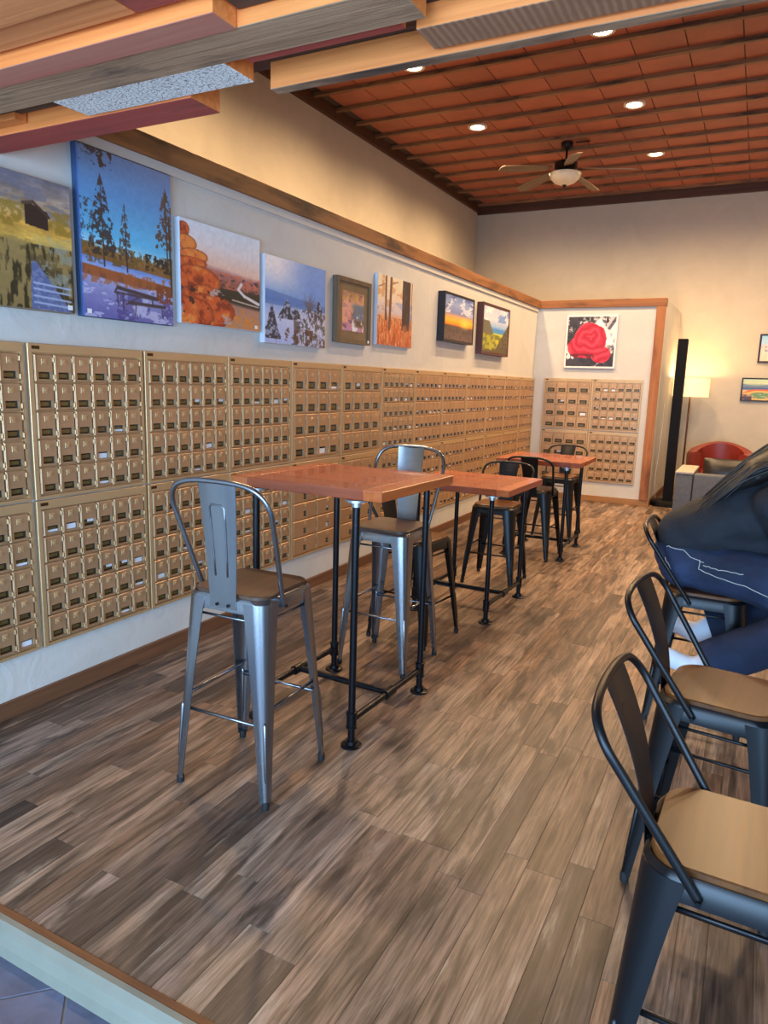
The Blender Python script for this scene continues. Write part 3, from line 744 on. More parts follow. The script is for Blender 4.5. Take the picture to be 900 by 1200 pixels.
def pic_rocks(nx, ny):
    p = Pic(nx, ny); u, v = p.u, p.v
    p.grad([(0, (216, 226, 236)), (.2, (230, 222, 222)), (.40, (238, 196, 176)), (.46, (170, 110, 110)), (.56, (150, 90, 76)), (.57, (58, 56, 44)), (.72, (40, 40, 36)), (.76, (176, 130, 110)), (1, (190, 140, 104))], v-.08*(u-.6))
    p.put((v > .44)*(v < .6)*(fb(u, v, 18, 22, 2) > .5), (206, 112, 86), .8); p.put((v > .46)*(v < .6)*(fb(u, v, 22, 26, 5) > .57), (60, 56, 70), .8)
    for a, b2 in (((.74, .52), (.70, .58)), ((.70, .58), (.78, .64)), ((.78, .64), (.98, .70))): p.line(*a, *b2, .016, (226, 216, 216))
    p.line(.62, .70, .98, .735, .008, (196, 176, 160)); p.put((v > .78)*(u > .55)*(fb(u, v, 16, 16, 9) > .56), (216, 136, 60), .8)
    def rock(cx, cy, rx, ry, seed):
        d = np.hypot((u-cx)/rx, (v-cy)/ry)+.35*(fb(u, v, 7, 7, seed)-.5); m = np.clip((1-d)/.04, 0, 1); n = fb(u, v, 9, 9, seed+3)
        for k, c in ((0, (214, 92, 44)),): p.put(m, c)
        p.put(m*np.clip((n-.5)*6, 0, 1), (240, 150, 70), .8); p.put(m*np.clip((.42-n)*9, 0, 1), (128, 44, 30), .8); p.put(m*np.clip((d-.78)/.2, 0, 1), (120, 40, 34), .7)
    rock(.04, .10, .07, .07, 71); rock(.07, .22, .12, .075, 72); rock(.14, .335, .17, .07, 73); rock(.12, .40, .18, .05, 77); rock(.17, .55, .30, .13, 74); rock(.25, .70, .24, .10, 76); rock(.36, .84, .30, .17, 75); rock(.1, .9, .3, .18, 78)
    p.put((u < .6)*(v > .62)*(fb(u, v, 10, 12, 81) > .66), (186, 172, 170), .8); p.put((u < .5)*(v > .58)*(fb(u, v, 8, 9, 83) < .31), (50, 34, 34), .9)
    return p.c
def pic_snow(nx, ny):
    p = Pic(nx, ny); u, v = p.u, p.v
    p.grad([(0, (222, 224, 238)), (.25, (178, 198, 232)), (.42, (130, 170, 222)), (.5, (90, 130, 196)), (.56, (150, 176, 224)), (.7, (196, 208, 240)), (1, (170, 186, 232))])
    p.put(p.sm(.3, .8, u-.3*v+.3*fb(u, v, 3, 4, 1))*p.sm(.5, .4, v), (104, 146, 218), .8); p.put(p.sm(.55, .2, u)*p.sm(.4, .1, v), (250, 240, 236), .9)
    p.put((v > .38+.1*u)*(v < .55), (84, 124, 190), .7)
    def con(cx, top, base, wd, seed):
        f = np.clip((v-top)/(base-top), 0, 1); m = (v > top)*(v < base)*(abs(u-cx) < wd*f*(.7+.5*fb(u, v, 3, 20, seed))); p.put(m, (52, 56, 74)); p.put(m*(fb(u, v, 30, 30, seed+1) > .54), (176, 188, 216), .8)
    con(.34, .46, .70, .16, 5); con(.10, .52, .95, .14, 8); con(.88, .38, .66, .11, 11); con(.48, .52, .68, .10, 14)
    for i in range(26):
        a = -1.57+(i-13)*.075; L = .10+.14*rs_.rand(); p.line(.72, .58, .72+L*math.cos(a)*.8, .58+L*math.sin(a)*1.3, .006, (96, 92, 104), .8, .002)
    p.put((v > .52+.25*abs(u-.75))*(u > .45)*(fb(u, v, 30, 16, 21) > .46), (92, 80, 76), .85); p.put((v > .56)*(u > .55)*(fb(u, v, 36, 20, 25) > .58), (206, 206, 226), .9)
    p.put((v > .8)*(u > .3)*(fb(u, v, 12, 12, 27) > .56)*(u > 1.15-v), (90, 58, 42), .8); p.put((v > .6)*(fb(u, v, 9, 9, 29) < .28), (60, 58, 76), .8); return p.c
def pic_water(nx, ny):
    p = Pic(nx, ny); u, v = p.u, p.v
    p.grad([(0, (150, 110, 110)), (.3, (206, 160, 130)), (.6, (196, 130, 130)), (1, (190, 140, 176))])
    p.put(fb(u, v, 5, 7, 1) > .55, (226, 170, 120), .8); p.put(fb(u, v, 6, 8, 5) > .6, (112, 84, 96), .8); p.put(p.sm(.42, .62, u+.3*(fb(u, v, 6, 8, 9)-.5))*p.sm(.25, .35, v)*p.sm(.8, .65, v), (96, 116, 138), .9)
    p.put((u > .4)*(v > .5)*(fb(u, v, 8, 8, 12) > .62), (226, 230, 240)); p.put(p.sm(.5, .3, u)*p.sm(.2, .35, v)*p.sm(.8, .6, v), (226, 164, 150), .6); p.put((v < .25)*(fb(u, v, 10, 12, 14) > .5), (196, 150, 60), .7); p.put(p.sm(.5, .65, u)*p.sm(.68, .75, v)*p.sm(.92, .84, v)*(fb(u, v, 6, 6, 17) > .42), (88, 76, 50), .9); return p.c
def pic_birch(nx, ny):
    p = Pic(nx, ny); u, v = p.u, p.v
    p.grad([(0, (236, 222, 190)), (.3, (232, 214, 186)), (.5, (206, 196, 206)), (.6, (222, 160, 110)), (.75, (214, 120, 62)), (1, (196, 104, 66))])
    p.put((v < .5)*(fb(u, v, 7, 8, 1) > .6), (206, 150, 90), .7); p.put((v > .35)*(v < .6)*(fb(u, v, 5, 6, 4) > .52), (150, 170, 214), .7)
    p.put((v > .58)*(fb(u, v, 40, 9, 7) > .52), (160, 74, 40), .7); p.put((v > .6)*(fb(u, v, 36, 10, 9) > .6), (238, 176, 120), .7)
    p.line(.22, 0, .22, .62, .022, (110, 76, 60)); p.line(.36, .02, .33, .75, .03, (116, 80, 64)); p.line(.2, .3, .26, .62, .012, (130, 90, 66)); p.line(.36, .1, .55, .05, .008, (150, 100, 70)); p.line(.02, .18, .2, .12, .008, (160, 110, 80))
    m = (u > .69)*(u < .93)*(v < .80-.1*fb(u, v, 9, 3, 13)); p.put(m, (64, 48, 46)); p.put(m*(fb(u, v, 30, 12, 15) > .56), (92, 72, 66), .8); p.put((u > .7)*(v > .66)*(fb(u, v, 40, 9, 19) > .5), (190, 120, 80), .8); p.line(.975, 0, .97, .7, .012, (120, 90, 76)); return p.c
def pic_sunset(nx, ny):
    p = Pic(nx, ny); u, v = p.u, p.v
    p.grad([(0, (110, 140, 200)), (.2, (150, 170, 214)), (.38, (126, 136, 190)), (.46, (226, 170, 120)), (.55, (250, 190, 50)), (.64, (246, 150, 30)), (.67, (170, 96, 40)), (.69, (92, 78, 66)), (1, (112, 92, 84))])
    p.put((v < .4)*(fb(u+.4*v, v, 5, 7, 1) > .52), (214, 222, 240), .9); p.put((v < .46)*(fb(u, v, 4, 8, 5) > .58), (84, 100, 160), .8); d = np.hypot((u-.7), (v-.58)*1.4); p.put(np.clip(1-d/.25, 0, 1), (255, 220, 90)); p.put((v > .68)*(fb(u, v, 16, 14, 8) > .55), (70, 58, 54), .6); return p.c
def pic_valley(nx, ny):
    p = Pic(nx, ny); u, v = p.u, p.v
    p.grad([(0, (196, 206, 236)), (.25, (220, 220, 236)), (.42, (150, 190, 234)), (.48, (60, 140, 214)), (.55, (70, 150, 210)), (.57, (196, 206, 80)), (.75, (206, 196, 20)), (1, (110, 104, 40))])
    p.put((v < .3)*(u > .55)*(fb(u, v, 4, 5, 2) > .45), (96, 140, 216), .8); p.put((v < .35)*(fb(u, v, 4, 5, 5) > .55), (248, 244, 246), .8)
    p.put(v > .31+np.maximum(0, u-.22)*1.5+.25*np.maximum(0, .0-u), (112, 112, 76)); m = (v > .31+np.maximum(0, u-.2)*1.6)*(u < .42)*(v < .62); p.put(m, (104, 104, 84)); p.put((v > .60)*(v < .95), (190, 190, 40), .75); p.put((v > .6)*(fb(u, v, 9, 12, 8) > .53), (96, 104, 40), .8)
    m = v > 1.55-1.25*u; p.put(m, (96, 92, 60)); p.put(m*(fb(u, v, 16, 18, 11) > .52), (60, 62, 40), .8); p.put((v > .9)*(fb(u, v, 12, 12, 14) > .45), (84, 80, 40), .8); return p.c
def pic_rose(nx, ny):
    p = Pic(nx, ny); u, v = p.u, p.v
    n = fb(u, v, 6, 6, 1, 4); p.c[:] = np.interp(n, [.3, .44, .52, .66], [40, 90, 200, 246])[..., None]*np.array((1, .97, .98)); p.put((u < .45)*(v < .4)*(fb(u, v, 7, 7, 5) > .43), (46, 44, 52), .9); p.put((v > .72)*(fb(u, v, 6, 5, 8) > .36), (44, 40, 48), .9); p.put((u > .6)*(v < .45)*(fb(u, v, 8, 8, 11) > .4), (240, 232, 228), .8); p.line(.98, .05, .85, .25, .03, (70, 66, 80), .8)
    def blob(cx, cy, rx, ry, seed):
        d = np.hypot((u-cx)/rx, (v-cy)/ry)+.22*(fb(u, v, 5, 5, seed)-.5); return np.clip((1-d)/.03, 0, 1)
    m = np.maximum.reduce([blob(.48, .47, .33, .33, 21), blob(.25, .60, .2, .2, 22), blob(.72, .74, .2, .16, 23), blob(.45, .65, .28, .17, 24)])
    p.put(m, (216, 40, 62)); a = np.arctan2(v-.42, u-.5); d = np.hypot(u-.5, (v-.42)); sw = np.sin(d*44+1.2*np.sin(3*a+d*9)+9*fb(u, v, 4, 4, 31, 3)); p.put(m*np.clip(sw*1.2-.2, 0, 1), (156, 16, 40), .75); p.put(m*np.clip(-sw*1.4-.6, 0, 1), (246, 96, 112), .7); p.put(m*(v > .73)*(u < .6)*(fb(u, v, 5, 5, 33) > .4), (90, 10, 26), .8)
    e = np.minimum(np.minimum(u, 1-u), np.minimum(v, 1-v)); p.put(e < .028, (244, 236, 228)); return p.c
def pic_desert(nx, ny):
    p = Pic(nx, ny); u, v = p.u, p.v
    p.grad([(0, (150, 196, 226)), (.3, (170, 206, 230)), (.42, (236, 186, 176)), (.55, (238, 206, 190)), (1, (240, 196, 170))]); p.put((v > .42)*(v < .62)*(u > .1)*(u < .7)*(fb(u, v, 9, 8, 3) > .48), (120, 120, 170), .8); return p.c
def pic_canyon(nx, ny):
    p = Pic(nx, ny); u, v = p.u, p.v
    p.grad([(0, (196, 214, 176)), (.2, (206, 216, 170)), (.32, (130, 150, 150)), (.44, (70, 84, 140)), (.5, (90, 130, 140)), (.54, (226, 176, 110)), (1, (196, 96, 76))]); p.put((v < .42)*(v > .22+.1*np.sin(u*6))*1., (110, 130, 150), .7)
    d = np.hypot((u-.36)/.42, (v-.78)/.3); p.put((d < 1), (226, 96, 50)); p.put(d < .78, (220, 180, 90)); p.put(d < .5, (110, 150, 100)); p.put((u < .2)*(v > .75), (70, 50, 66), .9); p.put((v > .55)*(fb(u, v, 7, 9, 4) > .58), (240, 200, 140), .6); return p.c
def printmat():
    m, nt, bs = newmat('printed_canvas'); at = N(nt, 'ShaderNodeAttribute', attribute_name='print'); nt.links.new(at.outputs['Color'], bs.inputs['Base Color'])
    tc = coords(nt, (1,1,1), False); n = N(nt, 'ShaderNodeTexNoise', i_Scale=900, i_Detail=1); nt.links.new(tc, n.inputs['Vector']); bump(nt, bs, n.outputs[0], .08, .001); bs.inputs['Roughness'].default_value = .45; return m
MAT['print'] = printmat()
MAT['cedge'] = plain('canvas_edge_white', rgb(206, 212, 220), .7, 0, .05); MAT['cblue'] = plain('canvas_edge_blue', rgb(44, 74, 112), .6)
MAT['ctan'] = plain('canvas_edge_tan', rgb(150, 128, 96), .6); MAT['cblk'] = plain('black_frame', rgb(24, 26, 34), .45); MAT['cplum'] = plain('plum_brown_frame', rgb(76, 44, 44), .5)
MAT['fgrey'] = wood('grey_brown_frame', rgb(84, 70, 54), rgb(124, 104, 80), 'z', 1., .6, .5); MAT['matb'] = plain('taupe_mat_board', rgb(122, 102, 74), .8); MAT['white'] = plain('white_paper_tag', rgb(240, 240, 238), .6, 0, .03)
def print_mesh(w, h, fn, y):
    ny = max(60, int(h*320)); nx = max(60, int(w*280)); c = fn(nx, ny)
    fu, fv = np.meshgrid(np.linspace(0, 1, nx+1), np.linspace(0, 1, ny+1)); c = lin(np.clip(c*(1+.09*(fb(fu, fv, nx/5, ny/5, 99, 2)-.5)[..., None]), 0, 255))
    uu, vv = np.meshgrid(np.linspace(-w/2, w/2, nx+1), np.linspace(h, 0, ny+1)); V = np.stack([uu.ravel(), np.full(uu.size, y), vv.ravel()], 1)
    i = np.arange(uu.size).reshape(uu.shape); F = np.stack([i[:-1, :-1], i[1:, :-1], i[1:, 1:], i[:-1, 1:]], -1).reshape(-1, 4)
    me = bpy.data.meshes.new('print'); me.from_pydata(V.tolist(), [], F.tolist()); at = me.attributes.new('print', 'FLOAT_COLOR', 'POINT')
    at.data.foreach_set('color', np.concatenate([c.reshape(-1, 3), np.ones((uu.size, 1))], 1).ravel()); me.materials.append(MAT['print']); return me
def frame4(b, w, h, bw, y0, y1, z0=0):
    """mitred frame ring of width bw from y1 (wall) to y0 (front)"""
    o = [(-w/2, z0), (w/2, z0), (w/2, z0+h), (-w/2, z0+h)]; i = [(-w/2+bw, z0+bw), (w/2-bw, z0+bw), (w/2-bw, z0+h-bw), (-w/2+bw, z0+h-bw)]
    R4 = [[b.verts.new((x, y, z)) for x, z in P] for P, y in ((o, y1), (o, y0), (i, y0+.003), (i, y1))]
    for a, d in zip(R4, R4[1:]+R4[:1]):
        for k in range(4): b.faces.new((a[k], a[(k+1)%4], d[(k+1)%4], d[k]))
def picture(name, label, fn, loc, rz, w, h, depth=.035, style='canvas', edge=None, bw=.02, matw=0, tagx=None, cat='picture', tilt=0):
    t = thing(name, label, cat, loc, rz, 'pictures on the walls'); t.rotation_euler = (0, tilt, rz)
    if style == 'canvas':
        obj('canvas', boxbm(-w/2, w/2, -depth, -.001, 0, h, bev=.002), edge or MAT['cedge'], t)
        inst('print', print_mesh(w-.006, h-.006, fn, -depth-.0008), t, (0, 0, .003))
    else:
        b = BM(); frame4(b, w, h, bw, -depth, -.001); obj('frame', b, edge, t)
        q = bw
        if matw:
            b = BM(); frame4(b, w-2*bw, h-2*bw, matw, -depth+.014, -.002, bw); obj('mat_board', b, MAT['matb'], t); q = bw+matw
        obj('backing', boxbm(-w/2+bw, w/2-bw, -.004, -.002, bw, h-bw), MAT['cedge'], t)
        inst('print', print_mesh(w-2*q, h-2*q, fn, -depth+(.016 if matw else .005)), t, (0, 0, q))
    if tagx is not None:
        obj('price_tag', boxbm(tagx*w/2-.012, tagx*w/2+.012, -depth-.0022, -depth-.0012, .015, .035), MAT['white'], t)
    return t
LW = .0005
picture('canvas_print', 'canvas photo of hillside hut and gravel steps at left edge', pic_trail, (LW, 1.985, 1.758), PI/2, .52, .53, .045, tagx=.9, edge=MAT['ctan'])
picture('canvas_print', 'tall blue canvas photo of picnic table beside a lake', pic_lake, (LW, 2.578, 1.757), PI/2, .57, .735, .032, tagx=-.86, edge=MAT['cblue'])
picture('canvas_print', 'canvas photo of stacked orange rocks above a river valley', pic_rocks, (LW, 3.252, 1.78), PI/2, .675, .532, .035, tagx=.88)
picture('canvas_print', 'canvas photo of snowy trail with frosted trees', pic_snow, (LW, 3.975, 1.722), PI/2, .69, .527, .04)
picture('framed_print', 'small picture of pink and grey water in a taupe frame', pic_water, (LW, 4.725, 1.78), PI/2, .50, .462, .045, 'frame', MAT['fgrey'], .03, .06, tagx=.84)
picture('canvas_print', 'canvas photo of tree trunks over orange grass', pic_birch, (LW, 5.42, 1.799), PI/2, .645, .548, .03)
picture('framed_print', 'sunset picture in a deep black frame', pic_sunset, (LW, 6.745, 1.908), PI/2, .78, .455, .075, 'frame', MAT['cblk'], .022)
picture('framed_print', 'green valley picture in a deep plum-brown frame', pic_valley, (LW, 7.865, 1.84), PI/2, .91, .54, .075, 'frame', MAT['cplum'], .03)
picture('canvas_print', 'red rose on black and white, canvas on the end wall', pic_rose, (.735, YB-LW, 1.767), 0, .66, .685, .035)
picture('framed_print', 'thin black framed pastel print, upper on the rear wall at right', pic_desert, (2.98, YU-LW, 1.935), 0, .56, .40, .03, 'frame', MAT['cblk'], .025)
picture('framed_print', 'thin black framed colourful canyon print, lower on rear wall at right', pic_canyon, (2.88, YU-LW, 1.392), 0, .69, .33, .03, 'frame', MAT['cblk'], .018)

# ------------------------------------------------------------------ ceiling lights and fan
MAT['can'] = plain('white_can_trim', rgb(226, 206, 180), .5, 0, .03); MAT['bulb'] = emis('can_lamp', (1.0, .83, .6, 1), 14)
canlab = ['recessed ceiling light nearest the board soffit, left one', 'recessed ceiling light nearest the board soffit, right one', 'recessed ceiling light in the middle row, left one', 'recessed ceiling light in the middle row, right one beside the fan', 'recessed ceiling light in the rear row behind the fan blades', 'recessed ceiling light in the rear row, right of the fan']
cme = None
for (x, y), lb in zip(CANS, canlab):
    t = thing('ceiling_light', lb, 'light', (x, y, ZC), 0, 'recessed ceiling lights')
    b = BM(); lathe(b, [(.078, .009), (.078, -.014), (.098, -.018), (.108, -.012), (.108, .009)], 28); obj('trim_ring', b, MAT['can'], t, smooth=True, angle=40)
    b = BM(); lathe(b, [(0, -.010), (.076, -.010), (.076, -.006), (0, -.006)], 28); obj('lamp', b, MAT['bulb'], t)
FX, FY = .415, 9.07
MAT['bronze'] = plain('oil_rubbed_bronze', rgb(38, 28, 24), .4, .6); MAT['blade'] = wood('grey_oak_blade', rgb(104, 86, 68), rgb(146, 122, 98), 'x', .8, .5, .6)
MAT['glass'] = plain('frosted_bowl_glass', rgb(232, 222, 196), .35, 0, .05)
t = thing('ceiling_fan', 'dark bronze ceiling fan with five blades and a frosted bowl light', 'fan', (FX, FY, ZC))
b = BM(); lathe(b, [(.07, .0), (.07, -.02), (.062, -.05), (.03, -.085), (.0, -.085)], 24); obj('canopy', b, MAT['bronze'], t, smooth=True, angle=40)
b = BM(); tube(b, [(0, 0, -.08), (0, 0, -.20)], .013, 12); obj('downrod', b, MAT['bronze'], t, smooth=True)
b = BM(); lathe(b, [(.03, -.19), (.10, -.205), (.135, -.225), (.14, -.285), (.11, -.315), (.085, -.335), (.0, -.335)], 28); obj('motor', b, MAT['bronze'], t, smooth=True, angle=40)
b = BM(); lathe(b, [(.0, -.475), (.05, -.472), (.12, -.445), (.17, -.40), (.195, -.345), (.19, -.343), (.165, -.395), (.115, -.438), (0, -.463)], 32); obj('light_bowl', b, MAT['glass'], t, smooth=True)
b = BM(); lathe(b, [(0, -.50), (.012, -.498), (.018, -.487), (.028, -.474), (0, -.470)], 16); obj('finial', b, MAT['bronze'], t, smooth=True)
for k in range(5):
    a = rad(4+72*k); R = Matrix.Rotation(a, 4, 'Z')
    b = BM(); outl = [(.19, -.045), (.30, -.060), (.58, -.074), (.80, -.070), (.835, -.048), (.845, 0), (.835, .048), (.80, .070), (.58, .074), (.30, .060), (.19, .045)]
    prism(b, outl, -.004, .004); o = obj('blade', b, MAT['blade'], t); o.matrix_local = Matrix.Translation((0, 0, -.275)) @ R @ Matrix.Rotation(rad(6), 4, 'Y') @ Matrix.Rotation(rad(13), 4, 'X')
    b = BM(); box(b, .10, .27, -.018, .018, -.010, -.0045, bev=.002); box(b, .0, .0, 0, 0, 0, 0) if False else None; q = obj('blade_arm', b, MAT['bronze'], t); q.matrix_local = o.matrix_local.copy()

# ------------------------------------------------------------------ far corner: column, lamp, chairs
MAT['colblk'] = plain('matt_black_column', rgb(14, 12, 12), .6, spec=.15)
t = thing('column_stand', 'tall black square column on a low rounded base', 'stand', (1.845, 10.0, 0))
b = BM(); prism(b, rrect(.20, .16, .12, 8), 0, .075, bev=.02); obj('base', b, MAT['colblk'], t, smooth=True, angle=40)
obj('column', boxbm(-.058, .058, -.058, .058, .07, 2.16, bev=.004), MAT['colblk'], t)
MAT['shade'] = None
m, nt, bs = newmat('lit_linen_shade'); bs.inputs['Base Color'].default_value = rgb(240, 214, 160)
n = N(nt, 'ShaderNodeTexNoise', i_Scale=120, i_Detail=2); nt.links.new(coords(nt, (1, 1, .15), False), n.inputs['Vector'])
nt.links.new(ramp(nt, n.outputs[0], [(.3, (1.0, .66, .30, 1)), (.7, (1.0, .74, .40, 1))]), bs.inputs['Emission Color']); bs.inputs['Emission Strength'].default_value = .85; MAT['shade'] = m
MAT['lpole'] = plain('brown_bronze_pole', rgb(96, 58, 36), .4, .6)
t = thing('floor_lamp', 'floor lamp with a glowing cream drum shade in the corner', 'lamp', (1.895, 11.22, 0))
b = BM(); lathe(b, [(.14, 0), (.14, .015), (.03, .03), (0, .03)], 24); obj('base', b, MAT['lpole'], t, smooth=True, angle=40)
b = BM(); tube(b, [(0, 0, .02), (0, 0, 1.60)], .013, 12); obj('pole', b, MAT['lpole'], t, smooth=True)
b = BM(); lathe(b, [(.245, 1.43), (.245, 1.69), (.241, 1.69), (.241, 1.43), (.245, 1.43)], 40); obj('lamp_shade', b, MAT['shade'], t, smooth=True, angle=40)
b = BM(); lathe(b, [(0, 1.62), (.028, 1.605), (.032, 1.57), (.016, 1.53), (0, 1.53)], 14); obj('bulb', b, emis('lamp_bulb', (1, .75, .45, 1), 12), t, smooth=True)
l = bpy.data.lights.new('lamp_bulb_light', 'POINT'); l.energy = 14; l.color = (1, .68, .34); l.shadow_soft_size = .035; o = bpy.data.objects.new('lamp_bulb_light', l); COL.objects.link(o); o.location = (1.895, 11.22, 1.66)
b = BM(); tube(b, spline([(XE+.006, 10.55, 1.32), (XE+.008, 10.56, 1.0), (XE+.006, 10.5, .85), (XE+.010, 10.4, .6), (XE+.008, 10.32, .3), (XE+.02, 10.34, .09), (XE+.05, 10.42, .008)], 6), .004, 6)
tag(obj('power_cord', b, MAT['white'], smooth=True), 'thin white cord hanging on the side wall beside the lamp', 'cord')
# red barrel chair
MAT['redl'] = plain('oxblood_leather', rgb(126, 44, 34), .38, 0, .15, 6, bmp=.1)
MAT['dkleg'] = plain('dark_leg', rgb(40, 28, 22), .5)
t = thing('barrel_chair', 'red leather barrel armchair against the rear wall', 'armchair', (2.40, 10.55, 0), 0)
b = BM(); K = 28; prev = None
def shell(rad_o, rad_i, zt_f, z0, arcs):
    b = BM(); rings = []
    for k in range(K+1):
        a = arcs[0]+(arcs[1]-arcs[0])*k/K; zt = zt_f(a); c, s = math.cos(a), math.sin(a)
        pr = [(rad_o, z0), (rad_o+.02, zt-.06), (rad_o, zt-.015), ((rad_o+rad_i)/2, zt), (rad_i, zt-.02), (rad_i-.01, z0)]
        rings.append([b.verts.new((r*c, r*s*.92, z)) for r, z in pr])
    for a_, d in zip(rings, rings[1:]):
        for q in range(6): b.faces.new((a_[q], a_[(q+1)%6], d[(q+1)%6], d[q]))
    b.faces.new(rings[0][::-1]); b.faces.new(rings[-1]); return b
obj('backrest', shell(.40, .29, lambda a: .72+.12*max(0, math.sin(a))**1.5, .12, (rad(-38), rad(218))), MAT['redl'], t, smooth=True, angle=50)
b = BM(); lathe(b, [(.27, .14), (.285, .30), (.28, .42), (.25, .46), (0, .475)], 28); obj('seat_cushion', b, MAT['redl'], t, smooth=True, angle=60)
for k in range(4):
    a = rad(45+90*k); b = BM(); tube(b, [(.25*math.cos(a), .25*math.sin(a), 0), (.25*math.cos(a), .25*math.sin(a), .15)], .02, 10, radii=[.015, .024]); obj('leg', b, MAT['dkleg'], t)
# grey fabric armchair, seen from the side
MAT['greyf'] = plain('charcoal_grey_fabric', rgb(92, 94, 98), .85, 0, .15, 30, bmp=.15, bscale=200); MAT['greyl'] = plain('pale_grey_fabric', rgb(168, 160, 148), .85, 0, .08, 30)
MAT['blkl'] = plain('black_leather', rgb(34, 30, 28), .35, 0, .15, 8, bmp=.15)
t = thing('sofa', 'charcoal grey fabric sofa with pale arm top behind the person', 'sofa', (2.78, 8.9, 0), 0)
def soft(x0, x1, y0, y1, z0, z1, bev):
    b = BM(); box(b, x0, x1, y0, y1, z0, z1); bmesh.ops.bevel(b, geom=list(b.edges), offset=bev, segments=3, affect='EDGES', profile=.6); return b
obj('base', soft(-.55, .75, -.36, .40, .06, .34, .02), MAT['greyf'], t, smooth=True, angle=60)
obj('arm', soft(-.735, -.555, -.42, .42, .06, .595, .02), MAT['greyf'], t, smooth=True, angle=60)
obj('arm_top', soft(-.74, -.55, -.425, .425, .597, .625, .010), MAT['greyl'], t, smooth=True, angle=60)
obj('arm', soft(.755, .935, -.42, .42, .06, .595, .02), MAT['greyf'], t, smooth=True, angle=60)
obj('backrest', soft(-.55, .75, -.42, -.30, .062, .615, .03), MAT['greyf'], t, smooth=True, angle=60)
obj('seat_cushion', soft(-.548, .748, -.29, .42, .342, .46, .04), MAT['greyf'], t, smooth=True, angle=60)
for sx in (-.66, .86):
    for sy in (-.34, .34):
        obj('leg', boxbm(sx-.025, sx+.025, sy-.025, sy+.025, 0, .06), MAT['dkleg'], t)
b = BM(); box(b, -.30, .30, -.075, .075, -.15, .15); bmesh.ops.subdivide_edges(b, edges=list(b.edges), cuts=5, use_grid_fill=True)
for v in b.verts:
    q = max(0, 1-(abs(v.co.x)/.30)**3)*max(0, 1-(abs(v.co.z)/.15)**3); v.co.y *= .35+.75*q
    if abs(v.co.x) > .25: v.co.x *= .97
cu = obj('cushion', b, MAT['blkl'], smooth=True); cu.location = (2.60, 8.71, .625); cu.rotation_euler = (rad(-12), 0, 0)
tag(cu, 'black leather cushion leaning on the grey sofa back', 'cushion')

# ------------------------------------------------------------------ seated person
MAT['skin'] = plain('skin', rgb(176, 126, 100), .5, 0, .05); MAT['navy'] = plain('navy_black_sweatshirt', rgb(24, 26, 33), .85, 0, .2, 9, bmp=.25, bscale=30)
MAT['hair'] = plain('dark_brown_hair', rgb(20, 14, 13), .5, 0, .3, 3, stretch=(30, 30, 3)); MAT['sock'] = plain('white_sock_knit', rgb(222, 228, 238), .8, 0, .05, 30)
def denim():
    m, nt, bs = newmat('dark_blue_denim'); co = coords(nt, (1, 1, 1)); n = N(nt, 'ShaderNodeTexNoise', i_Scale=5, i_Detail=6); nt.links.new(co, n.inputs['Vector'])
    nt.links.new(ramp(nt, n.outputs[0], [(.3, rgb(18, 25, 44)), (.55, rgb(30, 42, 68)), (.75, rgb(50, 66, 98))]), bs.inputs['Base Color']); bs.inputs['Roughness'].default_value = .85
    n2 = N(nt, 'ShaderNodeTexNoise', i_Scale=16, i_Detail=3, i_Distortion=1); nt.links.new(co, n2.inputs['Vector']); bump(nt, bs, n2.outputs[0], .3, .02); return m
MAT['denim'] = denim()
def hull(b, p0, r0, p1, r1, s=(1,1,1)):
    pts = []
    for p, r in ((p0, r0), (p1, r1)):
        p = Vector(p)
        for i in range(1, 7):
            th = PI*i/7
            for k in range(12):
                ph = 2*PI*k/12; pts.append(b.verts.new(p+Vector((s[0]*r*math.sin(th)*math.cos(ph), s[1]*r*math.sin(th)*math.sin(ph), s[2]*r*math.cos(th)))))
        pts += [b.verts.new(p+Vector((0, 0, s[2]*r))), b.verts.new(p-Vector((0, 0, s[2]*r)))]
    r = bmesh.ops.convex_hull(b, input=pts); dl = [v for v in r['geom_interior'] if isinstance(v, bmesh.types.BMVert)]; bmesh.ops.delete(b, geom=list(set(dl)), context='VERTS')
TS = bpy.data.scenes.new('scratch')
def blob(name, caps, mat, parent, vox=.012, it=6, disp=0, seed=0):
    b = BM()
    for c in caps:
        c = list(c); c[1] *= PS; c[3] *= PS; hull(b, *c)
    me = bpy.data.meshes.new(name); b.to_mesh(me); b.free(); o = bpy.data.objects.new(name, me); TS.collection.objects.link(o)
    r = o.modifiers.new('r', 'REMESH'); r.mode = 'VOXEL'; r.voxel_size = vox; r.use_smooth_shade = True
    s = o.modifiers.new('s', 'SMOOTH'); s.iterations = it; s.factor = .6
    TS.view_layers[0].update(); dg = TS.view_layers[0].depsgraph; m2 = bpy.data.meshes.new_from_object(o.evaluated_get(dg)); bpy.data.objects.remove(o); bpy.data.meshes.remove(me)
    if disp:
        for v in m2.vertices:
            q = Vector(v.co)*9+Vector((seed, 0, 0)); v.co = v.co+v.normal*disp*(mnoise.noise(Vector((q.x+q.z, q.y*.6, q.z*.5-q.x*.4)))*1.0)
    for p in m2.polygons: p.use_smooth = True
    m2.name = name; m2.materials.clear(); m2.materials.append(mat); o = bpy.data.objects.new(name, m2); COL.objects.link(o)
    if parent: o.parent = parent
    return o
PY = 3.515; PS = 1.2
def P(x, y, z): return (2.775+(x-2.775)*1.225, PY+y*PS, 1.5+(z-1.5)*1.225)
caps = [(P(2.64, 0, .90), .085, P(2.75, 0, 1.02), .10, (1, 1.25, 1)), (P(2.75, 0, 1.02), .10, P(2.89, 0, 1.13), .105, (1, 1.3, 1)), (P(2.90, 0, 1.16), .062, P(2.99, 0, 1.26), .045), (P(3.015, 0, 1.315), .075, P(3.03, 0, 1.335), .083), (P(3.06, 0, 1.285), .05, P(3.085, 0, 1.27), .035)]
